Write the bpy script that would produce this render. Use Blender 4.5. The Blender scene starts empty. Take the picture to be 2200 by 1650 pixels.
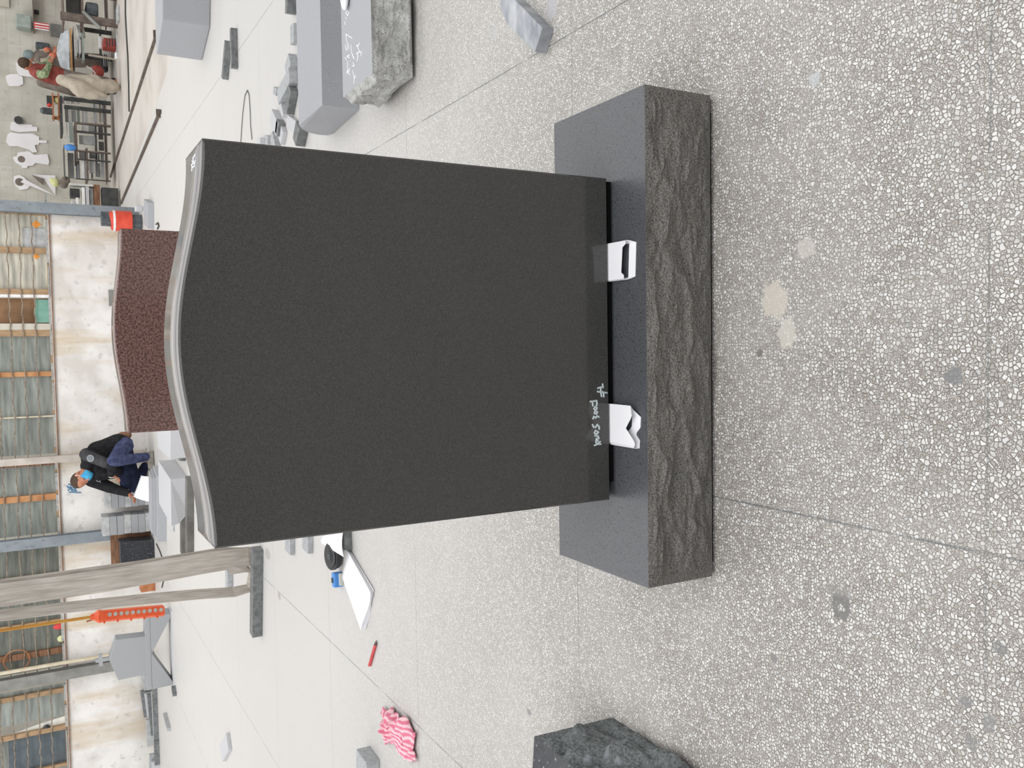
import bpy, bmesh, math, random
from mathutils import Vector, Matrix, noise
random.seed(7)
S = bpy.context.scene
COL = S.collection
# ------------------------------------------------------------------ camera
FPX = 1845.2295
CAM = Vector((-0.008, -1.6576, 1.5241))
_p, _r, _y = map(math.radians, (29.2549, 2.3356, -2.9801))
FW = Vector((math.sin(_y)*math.cos(_p), math.cos(_y)*math.cos(_p), -math.sin(_p)))
_rt = Vector((math.cos(_y), -math.sin(_y), 0)); _dn = FW.cross(_rt)
RT = math.cos(_r)*_rt + math.sin(_r)*_dn          # right-hand side of the upright scene
DN = -math.sin(_r)*_rt + math.cos(_r)*_dn
cam_d = bpy.data.cameras.new('camera'); cam = bpy.data.objects.new('camera', cam_d); COL.objects.link(cam)
cam_d.sensor_fit = 'HORIZONTAL'; cam_d.sensor_width = 36.0; cam_d.lens = FPX/2200*36.0
cam_d.clip_start = 0.05; cam_d.clip_end = 100
# the photograph lies on its side: the camera was turned a quarter, so world-up points to the left edge
cx, cy, cz = DN, RT, -FW                          # picture right = down, picture up = right
cam.matrix_world = Matrix(((cx.x, cy.x, cz.x, CAM.x), (cx.y, cy.y, cz.y, CAM.y), (cx.z, cy.z, cz.z, CAM.z), (0, 0, 0, 1)))
S.camera = cam
S.view_settings.view_transform = 'Standard'; S.view_settings.look = 'None'
S.view_settings.gamma = 1; S.view_settings.use_curve_mapping = False
S.view_settings.exposure = 0.0
# ------------------------------------------------------------------ light
w = bpy.data.worlds.new('daylight'); S.world = w; w.use_nodes = True
nt = w.node_tree; bg = nt.nodes['Background']
tc = nt.nodes.new('ShaderNodeTexCoord'); sx = nt.nodes.new('ShaderNodeSeparateXYZ'); cr = nt.nodes.new('ShaderNodeValToRGB')
nt.links.new(tc.outputs['Generated'], sx.inputs[0]); nt.links.new(sx.outputs['Z'], cr.inputs[0]); nt.links.new(cr.outputs[0], bg.inputs[0])
cr.color_ramp.elements[0].color = (.36, .365, .37, 1); cr.color_ramp.elements[0].position = 0.0
cr.color_ramp.elements[1].color = (.60, .61, .63, 1); cr.color_ramp.elements[1].position = 0.8
bg.inputs[1].default_value = 0.85
def area(name, loc, sx_, sy_, watts, col=(1, 1, 1), rot=(0, 0, 0)):
    d = bpy.data.lights.new(name, 'AREA'); d.shape = 'RECTANGLE'; d.size = sx_; d.size_y = sy_; d.energy = watts; d.color = col
    o = bpy.data.objects.new(name, d); COL.objects.link(o); o.location = loc; o.rotation_euler = rot
    return o
area('skylight_and_fill', (0, -1.6, 6.5), 12, 2.2, 260, (1, .99, .98))
area('skylight_and_fill', (0, 1.6, 6.5), 14, 2.2, 130, (1, .99, .98))
area('skylight_and_fill', (0, 5.2, 6.5), 16, 2.2, 190, (1, .99, .98))
area('skylight_and_fill', (0, 9.5, 6.5), 16, 2.2, 150, (1, .99, .98))
area('skylight_and_fill', (1, 14.5, 6.5), 16, 2.2, 320, (1, .99, .97))
area('wall_fill_light', (-1.5, 7.0, 6.8), 18, 2.4, 520, (1, .99, .97), (math.radians(62), 0, 0))  # unseen tilted lamp added to brighten the back wall
area('side_doorway', (-11, 3.0, 2.8), 4.5, 12, 330, (1, 1, 1), (0, math.radians(-90), 0))
area('skylight_and_fill', (0, -5.5, 6.5), 14, 2.2, 300, (1, .99, .98))  # unseen strip behind the camera, added to fill the front faces

# ------------------------------------------------------------------ pixels of the 2200x1650 photograph -> points of the hall
def ray(px, py): return FW*FPX + RT*(825-py) + DN*(px-1100)
def G(px, py, z=0.0):
    d = ray(px, py); return CAM + d*((z-CAM.z)/d.z)
def Y(px, py, yy):
    d = ray(px, py); return CAM + d*((yy-CAM.y)/d.y)

# ------------------------------------------------------------------ materials
MATS = {}
def srgb(c):
    return tuple(((v/255)/12.92 if v/255 <= .04045 else ((v/255+.055)/1.055)**2.4) for v in c)+(1,)
def mat(name, c, c2=None, rough=.6, scale=30, thr=(.35, .65), detail=4, spec=.5, metal=0, stretch=(1, 1, 1), c3=None, s3=200, t3=(.6, .7), bump=0, bscale=60, coat=0):
    """two tones mixed by noise (plus an optional third one as specks)"""
    m = bpy.data.materials.new(name); m.use_nodes = True; n = m.node_tree.nodes; l = m.node_tree.links
    b = n['Principled BSDF']; b.inputs['Roughness'].default_value = rough; b.inputs['Specular IOR Level'].default_value = spec
    b.inputs['Metallic'].default_value = metal; b.inputs['Coat Weight'].default_value = coat; b.inputs['Coat Roughness'].default_value = .03
    t = n.new('ShaderNodeTexCoord'); mp = n.new('ShaderNodeMapping'); mp.inputs['Scale'].default_value = stretch
    l.new(t.outputs['Object'], mp.inputs[0])
    no = n.new('ShaderNodeTexNoise'); no.inputs['Scale'].default_value = scale; no.inputs['Detail'].default_value = detail; l.new(mp.outputs[0], no.inputs[0])
    r = n.new('ShaderNodeValToRGB'); r.color_ramp.elements[0].position, r.color_ramp.elements[1].position = thr
    r.color_ramp.elements[0].color = srgb(c); r.color_ramp.elements[1].color = srgb(c2 or tuple(min(255, v*1.08) for v in c))
    l.new(no.outputs['Fac'], r.inputs[0]); out = r.outputs[0]
    if c3:
        n3 = n.new('ShaderNodeTexNoise'); n3.inputs['Scale'].default_value = s3; n3.inputs['Detail'].default_value = 1; l.new(mp.outputs[0], n3.inputs[0])
        r3 = n.new('ShaderNodeValToRGB'); r3.color_ramp.elements[0].position, r3.color_ramp.elements[1].position = t3
        r3.color_ramp.elements[0].color = (0, 0, 0, 1); r3.color_ramp.elements[1].color = (1, 1, 1, 1); l.new(n3.outputs['Fac'], r3.inputs[0])
        mx = n.new('ShaderNodeMixRGB'); l.new(r3.outputs[0], mx.inputs[0]); l.new(out, mx.inputs[1]); mx.inputs[2].default_value = srgb(c3); out = mx.outputs[0]
    l.new(out, b.inputs['Base Color'])
    if bump:
        nb = n.new('ShaderNodeTexNoise'); nb.inputs['Scale'].default_value = bscale; nb.inputs['Detail'].default_value = 5; l.new(mp.outputs[0], nb.inputs[0])
        bp = n.new('ShaderNodeBump'); bp.inputs['Strength'].default_value = bump; bp.inputs['Distance'].default_value = .01
        l.new(nb.outputs['Fac'], bp.inputs['Height']); l.new(bp.outputs[0], b.inputs['Normal'])
    MATS[name] = m; return m
M = MATS
mat('polished_black_granite', (58, 58, 57), (80, 79, 77), rough=.10, scale=420, thr=(.35, .7), detail=2, c3=(78, 80, 80), s3=520, t3=(.62, .72), spec=.5)
mat('dusty_top_sheen', (104, 103, 106), (134, 129, 124), rough=.16, scale=7, thr=(.3, .7), detail=5, stretch=(1.6, 9, 1), spec=.7)  # pale tone paints in the bright reflection over a dusty film
mat('steeled_black_granite', (92, 94, 96), (150, 152, 155), rough=.6, scale=500, thr=(.35, .65))
mat('honed_dark_granite', (66, 68, 71), (98, 100, 104), rough=.34, scale=380, thr=(.36, .66), detail=2, c3=(50, 51, 55), s3=300, t3=(.6, .66), spec=.85)
mat('pitched_dark_granite', (97, 95, 91), (140, 137, 133), rough=.75, scale=300, thr=(.34, .68), detail=3, c3=(72, 69, 66), s3=330, t3=(.56, .66), spec=.25, bump=.6, bscale=160)
mat('pitched_dark_granite_far', (86, 90, 90), (126, 130, 130), rough=.7, scale=120, thr=(.34, .68), detail=6, c3=(140, 145, 150), s3=22, t3=(.62, .72), spec=.3, bump=.8, bscale=120)
mat('brown_granite', (98, 71, 66), (140, 110, 104), rough=.12, scale=90, thr=(.36, .66), detail=3, c3=(76, 61, 58), s3=110, t3=(.56, .62))
mat('grey_granite', (158, 160, 164), (176, 178, 182), rough=.5, scale=260, thr=(.35, .65), detail=2, spec=.35)
mat('grey_granite_dark', (148, 150, 153), (168, 170, 173), rough=.5, scale=200, thr=(.35, .65), detail=2, spec=.3)
mat('pale_granite', (186, 187, 190), (204, 205, 208), rough=.5, scale=200, thr=(.35, .65), detail=2, spec=.35)
mat('pitched_grey_granite', (156, 156, 153), (196, 196, 193), rough=.85, scale=24, thr=(.30, .70), detail=9, c3=(124, 124, 122), s3=160, t3=(.58, .70), spec=.2, bump=1.0, bscale=60)
mat('offcut_granite', (160, 163, 165), (182, 185, 188), rough=.5, scale=40, detail=4)
mat('offcut_dark', (98, 101, 102), (128, 130, 131), rough=.45, scale=25, detail=5)
mat('slab_streaked', (130, 134, 142), (190, 192, 196), rough=.4, scale=9, thr=(.3, .7), detail=6, stretch=(1, 2.5, 1))
mat('slab_wet_dark', (88, 86, 84), (112, 110, 106), rough=.4, scale=8, detail=5)
mat('black_speckled', (40, 42, 46), (58, 60, 64), rough=.2, scale=60, c3=(140, 143, 150), s3=70, t3=(.68, .74))
mat('paper', (244, 244, 248), (250, 250, 252), rough=.8, scale=4, spec=.2)
mat('cut_paper', (238, 236, 238), (246, 244, 246), rough=.8, scale=4, spec=.2)
mat('chalk', (186, 198, 198), (206, 214, 214), rough=.9, scale=300, spec=.1)
mat('chalk_white', (240, 243, 245), (250, 252, 252), rough=.9, scale=300, spec=.1)
mat('steel_blue_paint', (124, 132, 138), (138, 146, 152), rough=.55, scale=6, detail=6, c3=(112, 118, 122), s3=14)
mat('steel_grey_paint', (118, 118, 114), (140, 140, 136), rough=.55, scale=6, detail=6)
mat('concrete_post', (176, 166, 158), (200, 192, 184), rough=.9, scale=5, detail=8)
mat('cream_metal', (196, 184, 158), (214, 204, 184), rough=.6, scale=8)
mat('rusty_bar', (120, 104, 92), (158, 146, 130), rough=.7, scale=22, detail=4)
mat('tan_wood', (156, 128, 98), (176, 148, 116), rough=.8, scale=8, stretch=(6, 6, 1), detail=6)
mat('brown_wood', (112, 78, 56), (146, 108, 82), rough=.8, scale=8, stretch=(1, 6, 6), detail=6)
mat('orange_wood', (172, 118, 76), (196, 146, 102), rough=.8, scale=6, detail=6)
mat('bench_plank', (176, 128, 66), (200, 152, 86), rough=.8, scale=5, detail=5)
mat('sling_webbing', (172, 164, 154), (206, 200, 192), rough=.9, scale=14, thr=(.32, .68), detail=8, stretch=(4, 4, .35), spec=.1)
mat('orange_plastic', (228, 88, 44), (240, 104, 58), rough=.4, scale=20, detail=6)
mat('button_grey', (168, 164, 156), (196, 192, 184), rough=.5, scale=30)
mat('yellow_cable', (184, 128, 44), (204, 150, 62), rough=.6, scale=6)
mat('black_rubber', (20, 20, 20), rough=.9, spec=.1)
mat('black_plastic', (42, 43, 44), (58, 59, 60), rough=.45, scale=20)
mat('blue_plastic', (74, 140, 216), (92, 156, 228), rough=.4, scale=15)
mat('red_pencil', (196, 64, 66), (214, 84, 86), rough=.5, scale=30)
mat('pencil_tip', (96, 80, 78), rough=.7)
mat('red_paint', (206, 66, 48), (222, 84, 62), rough=.45, scale=8, detail=6)
mat('dark_steel', (66, 72, 76), (92, 98, 102), rough=.4, scale=12, metal=.2)
mat('rail_steel', (80, 70, 62), (108, 98, 90), rough=.6, scale=9, detail=6)
mat('cord', (70, 70, 66), rough=.7)
mat('skin', (176, 118, 92), (190, 132, 106), rough=.6, scale=14, spec=.3)
mat('hair', (62, 50, 42), (92, 76, 62), rough=.8, scale=60, spec=.2)
mat('black_cloth', (32, 32, 35), (46, 46, 48), rough=.9, scale=18, spec=.15)
mat('grey_cloth', (60, 60, 62), (76, 76, 78), rough=.9, scale=18, spec=.15)
mat('denim', (58, 63, 92), (82, 89, 122), rough=.9, scale=14, spec=.15)
mat('denim_shaded', (30, 34, 52), (42, 48, 70), rough=.9, scale=14, spec=.15)  # far leg of the jeans: denim darkened in the colour for shade
mat('mask_blue', (66, 158, 204), (84, 174, 218), rough=.8, scale=20, spec=.2)
mat('shoe_grey', (116, 112, 106), (138, 134, 126), rough=.8, scale=20)
mat('white_trim', (222, 222, 222), rough=.7)
mat('sticker_orange', (236, 150, 62), (242, 168, 84), rough=.7, scale=30)
mat('blue_paint_mark', (72, 112, 146), (110, 144, 170), rough=.9, scale=30)
mat('shirt_red', (128, 62, 56), (150, 84, 76), rough=.9, scale=12, spec=.15)
mat('sleeve_green', (112, 130, 96), (164, 172, 138), rough=.9, scale=26, spec=.15, thr=(.42, .58))
mat('apron_grey', (112, 104, 96), (138, 128, 120), rough=.9, scale=8, spec=.15)
mat('beige_cloth', (164, 154, 140), (190, 180, 165), rough=.95, scale=6, spec=.1, detail=6)
mat('glove_orange', (206, 104, 84), (228, 116, 90), rough=.8, scale=12)
mat('cap_grey', (110, 126, 128), (136, 150, 150), rough=.9, scale=12)
mat('tarp_grey', (158, 164, 168), (188, 194, 198), rough=.6, scale=10, detail=5)
mat('rack_steel', (88, 76, 70), (116, 104, 96), rough=.6, scale=9, detail=5)
mat('rack_dark', (54, 56, 56), (74, 76, 74), rough=.6, scale=9)
mat('slab_grey_mid', (164, 166, 166), (190, 192, 192), rough=.5, scale=12)
mat('slab_greenish', (146, 158, 151), (170, 180, 173), rough=.5, scale=12)
mat('white_stone', (226, 226, 226), (240, 240, 240), rough=.6, scale=10)
mat('rust_box', (160, 98, 62), (186, 126, 88), rough=.8, scale=10)
mat('crate_red', (150, 60, 54), (176, 84, 74), rough=.7, scale=14)
mat('bucket_white', (204, 206, 200), (218, 220, 214), rough=.5, scale=10)
mat('teal_panel', (112, 158, 142), (128, 172, 156), rough=.6, scale=10)
mat('door_brown', (122, 92, 64), (146, 112, 82), rough=.7, scale=4, detail=5)
mat('dark_blue_panel', (76, 86, 92), (92, 102, 108), rough=.5, scale=6)
mat('beige_panel', (188, 184, 170), (200, 196, 184), rough=.7, scale=4)
mat('bright_outside', (226, 226, 220), (236, 236, 230), rough=.7, scale=6)
mat('striped_red', (204, 66, 64), (214, 78, 76), rough=.8, scale=10)
mat('toy_yellow', (206, 208, 150), (218, 220, 168), rough=.8, scale=8)
mat('logo_grey', (150, 158, 164), (166, 172, 178), rough=.8, scale=60)
# glass of the hall windows: dusty, half see-through
def glass(name, tint, alpha):
    m = bpy.data.materials.new(name); m.use_nodes = True; n = m.node_tree.nodes; l = m.node_tree.links; b = n['Principled BSDF']
    b.inputs['Roughness'].default_value = .18; b.inputs['Specular IOR Level'].default_value = .6
    t = n.new('ShaderNodeTexCoord'); mp = n.new('ShaderNodeMapping'); mp.inputs['Scale'].default_value = (.6, 1, 5); l.new(t.outputs['Object'], mp.inputs[0])
    no = n.new('ShaderNodeTexNoise'); no.inputs['Scale'].default_value = 3.2; no.inputs['Detail'].default_value = 6; l.new(mp.outputs[0], no.inputs[0])
    r = n.new('ShaderNodeValToRGB'); r.color_ramp.elements[0].position = .36; r.color_ramp.elements[1].position = .72
    r.color_ramp.elements[0].color = srgb(tuple(v*.84 for v in tint)); r.color_ramp.elements[1].color = srgb(tuple(min(255, v*1.15) for v in tint))
    l.new(no.outputs['Fac'], r.inputs[0]); l.new(r.outputs[0], b.inputs['Base Color']); b.inputs['Alpha'].default_value = alpha
    M[name] = m
glass('dusty_glass', (150, 156, 150), .86); glass('dusty_glass_pale', (206, 203, 190), .85); glass('dusty_glass_dark', (122, 126, 118), .88)
# worn striped towel
def towel_mat():
    m = bpy.data.materials.new('pink_towel'); m.use_nodes = True; n = m.node_tree.nodes; l = m.node_tree.links; b = n['Principled BSDF']
    b.inputs['Roughness'].default_value = .95; b.inputs['Specular IOR Level'].default_value = .1
    t = n.new('ShaderNodeTexCoord'); wv = n.new('ShaderNodeTexWave'); wv.inputs['Scale'].default_value = 11; wv.inputs['Distortion'].default_value = 6; wv.inputs['Detail'].default_value = 2
    l.new(t.outputs['Object'], wv.inputs[0]); r = n.new('ShaderNodeValToRGB')
    e = r.color_ramp.elements; e[0].position = .35; e[0].color = srgb((220, 128, 150)); e[1].position = .8; e[1].color = srgb((240, 200, 206))
    l.new(wv.outputs['Fac'], r.inputs[0]); l.new(r.outputs[0], b.inputs['Base Color']); M['pink_towel'] = m
towel_mat()
# floor: terrazzo slabs with joints, cement wear and stains that keep their own shape
def floor_mat():
    m = bpy.data.materials.new('terrazzo_floor'); m.use_nodes = True; n = m.node_tree.nodes; l = m.node_tree.links; b = n['Principled BSDF']
    def mth(op, a, c=None, clamp=False):
        q = n.new('ShaderNodeMath'); q.operation = op; q.use_clamp = clamp
        for i, v in enumerate((a, c)):
            if v is None: continue
            if isinstance(v, (int, float)): q.inputs[i].default_value = v
            else: l.new(v, q.inputs[i])
        return q.outputs[0]
    def ramp(fac, stops):
        r = n.new('ShaderNodeValToRGB'); e = r.color_ramp.elements
        while len(e) < len(stops): e.new(.5)
        for q, (p_, c_) in zip(e, stops): q.position = p_; q.color = c_ if len(c_) == 4 else srgb(c_)
        l.new(fac, r.inputs[0]); return r.outputs[0]
    def mix(fac, a, c):
        q = n.new('ShaderNodeMixRGB')
        for i, v in enumerate((fac, a, c)):
            if isinstance(v, (int, float)): q.inputs[i].default_value = v
            elif isinstance(v, tuple): q.inputs[i].default_value = v
            else: l.new(v, q.inputs[i])
        return q.outputs[0]
    W0, B1 = (0, 0, 0, 1), (1, 1, 1, 1)
    g = n.new('ShaderNodeNewGeometry'); pos = g.outputs['Position']
    wn = n.new('ShaderNodeTexNoise'); wn.inputs['Scale'].default_value = 70; wn.inputs['Detail'].default_value = 2; l.new(pos, wn.inputs[0])
    va = n.new('ShaderNodeVectorMath'); va.operation = 'MULTIPLY_ADD'; l.new(wn.outputs['Color'], va.inputs[0]); va.inputs[1].default_value = (.009, .009, 0); l.new(pos, va.inputs[2])
    fl = n.new('ShaderNodeVectorMath'); fl.operation = 'MULTIPLY'; l.new(va.outputs[0], fl.inputs[0]); fl.inputs[1].default_value = (1, 1, 0)
    def vor(feature, sc, rnd=1.0):
        v = n.new('ShaderNodeTexVoronoi'); v.voronoi_dimensions = '2D'; v.feature = feature; v.inputs['Scale'].default_value = sc; v.inputs['Randomness'].default_value = rnd
        l.new(fl.outputs[0], v.inputs['Vector']); return v
    SC = 124
    ve = vor('DISTANCE_TO_EDGE', SC); vc = vor('F1', SC)
    sp = n.new('ShaderNodeSeparateColor'); l.new(vc.outputs['Color'], sp.inputs[0])
    chip = ramp(sp.outputs[0], [(0, (158, 154, 148)), (.3, (188, 186, 180)), (.62, (206, 205, 202)), (.9, (222, 222, 219)), (1, (168, 170, 168))])
    matrix_c = srgb((116, 109, 103))
    edge = ramp(ve.outputs['Distance'], [(.08, W0), (.17, B1)])
    # some cells are only cement with finer chips in it
    ve2 = vor('DISTANCE_TO_EDGE', 250); e2 = ramp(ve2.outputs['Distance'], [(.10, W0), (.2, B1)])
    vc2 = vor('F1', 250); sp2 = n.new('ShaderNodeSeparateColor'); l.new(vc2.outputs['Color'], sp2.inputs[0])
    chip2 = ramp(sp2.outputs[0], [(0, (150, 145, 138)), (.4, (184, 180, 175)), (1, (212, 210, 206))])
    fine = mix(e2, matrix_c, chip2)
    big = mix(edge, matrix_c, chip)
    sel = ramp(sp.outputs[1], [(.30, W0), (.31, B1)])
    col = mix(sel, fine, big)
    # worn, cement-smeared zones
    nz = n.new('ShaderNodeTexNoise'); nz.inputs['Scale'].default_value = 1.6; nz.inputs['Detail'].default_value = 7; nz.inputs['Roughness'].default_value = .65; l.new(pos, nz.inputs[0])
    smear = ramp(nz.outputs['Fac'], [(.46, W0), (.74, (.42, .42, .42, 1))])
    col = mix(smear, col, srgb((196, 193, 189)))
    # dusty pale veil towards the back, the floor's grazing reflection painted in
    xyz = n.new('ShaderNodeSeparateXYZ'); l.new(pos, xyz.inputs[0])
    dust_sheen = ramp(mth('MULTIPLY', mth('SUBTRACT', xyz.outputs['Y'], .1), .30, True), [(0, W0), (1, (.86, .86, .86, 1))])
    col = mix(dust_sheen, col, srgb((213, 211, 208)))
    A0_, B0_ = G(372, 120), G(298, 330); en = Vector((B0_.y-A0_.y, A0_.x-B0_.x, 0)).normalized()
    dt = n.new('ShaderNodeVectorMath'); dt.operation = 'DOT_PRODUCT'; l.new(pos, dt.inputs[0]); dt.inputs[1].default_value = en
    side = mth('GREATER_THAN', dt.outputs['Value'], en.dot(A0_)); side = mth('MULTIPLY', side, mth('GREATER_THAN', xyz.outputs['X'], 2.1))
    cn_ = n.new('ShaderNodeTexNoise'); cn_.inputs['Scale'].default_value = 1.2; cn_.inputs['Detail'].default_value = 7; l.new(pos, cn_.inputs[0])
    cem = ramp(cn_.outputs['Fac'], [(.38, (192, 183, 175)), (.5, (208, 201, 193)), (.7, (216, 210, 204))])
    col = mix(mth('MULTIPLY', side, .85), col, cem)
    # slab joints on a 1.37 m grid
    def joint(c, off, per, wdt):
        f_ = mth('ABSOLUTE', mth('SUBTRACT', mth('FRACT', mth('ADD', mth('DIVIDE', mth('SUBTRACT', c, off), per), .5)), .5))
        return mth('LESS_THAN', f_, wdt/per)
    jx = joint(xyz.outputs['X'], -.405, 1.375, .0023); jy = joint(xyz.outputs['Y'], -.717, 1.36, .0020)
    jn = n.new('ShaderNodeTexNoise'); jn.inputs['Scale'].default_value = 5; l.new(pos, jn.inputs[0])
    jw = ramp(jn.outputs['Fac'], [(.36, (.25, .25, .25, 1)), (.52, (.75, .75, .75, 1))])
    jm = mth('MULTIPLY', mth('MULTIPLY', mth('MAXIMUM', jx, mth('MULTIPLY', jy, .7)), jw), mth('SUBTRACT', 1, side))
    col = mix(jm, col, srgb((96, 102, 102)))
    # stains
    sn = n.new('ShaderNodeTexNoise'); sn.inputs['Scale'].default_value = 55; sn.inputs['Detail'].default_value = 3; l.new(pos, sn.inputs[0])
    def stain(px, py, rx, ry, c_, op=.8, ring=None):
        nonlocal col
        P = G(px, py)
        s_ = n.new('ShaderNodeVectorMath'); s_.operation = 'SUBTRACT'; l.new(pos, s_.inputs[0]); s_.inputs[1].default_value = P
        q = n.new('ShaderNodeVectorMath'); q.operation = 'DIVIDE'; l.new(s_.outputs[0], q.inputs[0]); q.inputs[1].default_value = (rx, ry, 1)
        le = n.new('ShaderNodeVectorMath'); le.operation = 'LENGTH'; l.new(q.outputs[0], le.inputs[0])
        dd = mth('ADD', le.outputs['Value'], mth('MULTIPLY', mth('SUBTRACT', sn.outputs['Fac'], .5), 1.4))
        if ring: f_ = ramp(dd, [(ring-.2, W0), (ring, (op,)*3+(1,)), (.95, (op,)*3+(1,)), (1.12, W0)])
        else: f_ = ramp(dd, [(.75, (op,)*3+(1,)), (1.15, W0)])
        col = mix(f_, col, srgb(c_))
    stain(1806, 1304, .030, .026, (112, 112, 110), .85, .42)
    stain(1665, 645, .050, .045, (206, 200, 188), .75); stain(1690, 715, .040, .030, (208, 204, 194), .7)
    stain(2050, 808, .020, .020, (124, 124, 126), .8); stain(1632, 757, .010, .010, (116, 110, 110), .8)
    stain(1730, 535, .028, .028, (202, 198, 190), .6); stain(1750, 170, .018, .016, (186, 190, 192), .7)
    stain(1663, 1414, .012, .014, (128, 128, 126), .8); stain(2076, 1508, .012, .014, (126, 126, 128), .8)
    stain(2088, 1598, .016, .016, (130, 130, 130), .7); stain(2148, 1392, .014, .014, (120, 122, 122), .7)
    stain(2125, 1555, .02, .016, (130, 130, 130), .7); stain(1185, 15, .045, .035, (176, 176, 180), .8); stain(1063, 70, .025, .025, (184, 184, 186), .6)
    stain(1137, 1530, .012, .018, (132, 134, 136), .8); stain(1008, 1568, .025, .03, (186, 184, 182), .6)
    stain(575, 1190, .05, .09, (176, 172, 168), .7); stain(600, 1281, .03, .04, (166, 156, 150), .7); stain(1800, 1270, .015, .04, (140, 138, 136), .5)
    l.new(col, b.inputs['Base Color'])
    b.inputs['Roughness'].default_value = .42; b.inputs['Specular IOR Level'].default_value = .4
    M['terrazzo_floor'] = m
floor_mat()
# limewashed low wall
def wall_mat(name, base, base2, stain_c, amount, brick=False):
    m = bpy.data.materials.new(name); m.use_nodes = True; n = m.node_tree.nodes; l = m.node_tree.links; b = n['Principled BSDF']
    b.inputs['Roughness'].default_value = .9; b.inputs['Specular IOR Level'].default_value = .15
    t = n.new('ShaderNodeNewGeometry')
    n1 = n.new('ShaderNodeTexNoise'); n1.inputs['Scale'].default_value = 2.4; n1.inputs['Detail'].default_value = 9; l.new(t.outputs['Position'], n1.inputs[0])
    r1 = n.new('ShaderNodeValToRGB'); r1.color_ramp.elements[0].position = .38; r1.color_ramp.elements[1].position = .62
    r1.color_ramp.elements[0].color = srgb(base); r1.color_ramp.elements[1].color = srgb(base2); l.new(n1.outputs['Fac'], r1.inputs[0])
    mp = n.new('ShaderNodeMapping'); mp.inputs['Scale'].default_value = (3.2, 1, .45); l.new(t.outputs['Position'], mp.inputs[0])
    n2 = n.new('ShaderNodeTexNoise'); n2.inputs['Scale'].default_value = 1.3; n2.inputs['Detail'].default_value = 7; l.new(mp.outputs[0], n2.inputs[0])
    r2 = n.new('ShaderNodeValToRGB'); r2.color_ramp.elements[0].position = .50; r2.color_ramp.elements[1].position = .72
    r2.color_ramp.elements[0].color = (0, 0, 0, 1); r2.color_ramp.elements[1].color = (amount,)*3+(1,); l.new(n2.outputs['Fac'], r2.inputs[0])
    mx = n.new('ShaderNodeMixRGB'); l.new(r2.outputs[0], mx.inputs[0]); l.new(r1.outputs[0], mx.inputs[1]); mx.inputs[2].default_value = srgb(stain_c)
    out = mx.outputs[0]
    n3 = n.new('ShaderNodeTexNoise'); n3.inputs['Scale'].default_value = 11; n3.inputs['Detail'].default_value = 6; l.new(t.outputs['Position'], n3.inputs[0])
    r3 = n.new('ShaderNodeValToRGB'); r3.color_ramp.elements[0].position = .60; r3.color_ramp.elements[1].position = .70
    r3.color_ramp.elements[0].color = (0, 0, 0, 1); r3.color_ramp.elements[1].color = (.45,)*3+(1,); l.new(n3.outputs['Fac'], r3.inputs[0])
    m3 = n.new('ShaderNodeMixRGB'); l.new(r3.outputs[0], m3.inputs[0]); l.new(out, m3.inputs[1]); m3.inputs[2].default_value = srgb((176, 172, 168)); out = m3.outputs[0]
    if brick:
        br = n.new('ShaderNodeTexBrick'); br.inputs['Scale'].default_value = 1; br.inputs['Brick Width'].default_value = .42; br.inputs['Row Height'].default_value = .21; br.inputs['Mortar Size'].default_value = .012
        br.inputs['Color1'].default_value = (1, 1, 1, 1); br.inputs['Color2'].default_value = (.94, .94, .94, 1); br.inputs['Mortar'].default_value = (.90, .90, .90, 1)
        cx_ = n.new('ShaderNodeSeparateXYZ'); l.new(t.outputs['Position'], cx_.inputs[0]); cb = n.new('ShaderNodeCombineXYZ'); l.new(cx_.outputs[0], cb.inputs[0]); l.new(cx_.outputs[2], cb.inputs[1])
        l.new(cb.outputs[0], br.inputs['Vector'])
        mm = n.new('ShaderNodeMixRGB'); mm.blend_type = 'MULTIPLY'; mm.inputs[0].default_value = 1; l.new(out, mm.inputs[1]); l.new(br.outputs['Color'], mm.inputs[2]); out = mm.outputs[0]
    l.new(out, b.inputs['Base Color']); M[name] = m
wall_mat('limewash', (208, 204, 198), (232, 229, 226), (198, 178, 146), .85)
wall_mat('block_wall', (198, 195, 184), (212, 209, 199), (186, 180, 168), .5, True)
wall_mat('cement_kerb', (208, 198, 188), (222, 214, 206), (186, 172, 160), .6)

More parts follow.
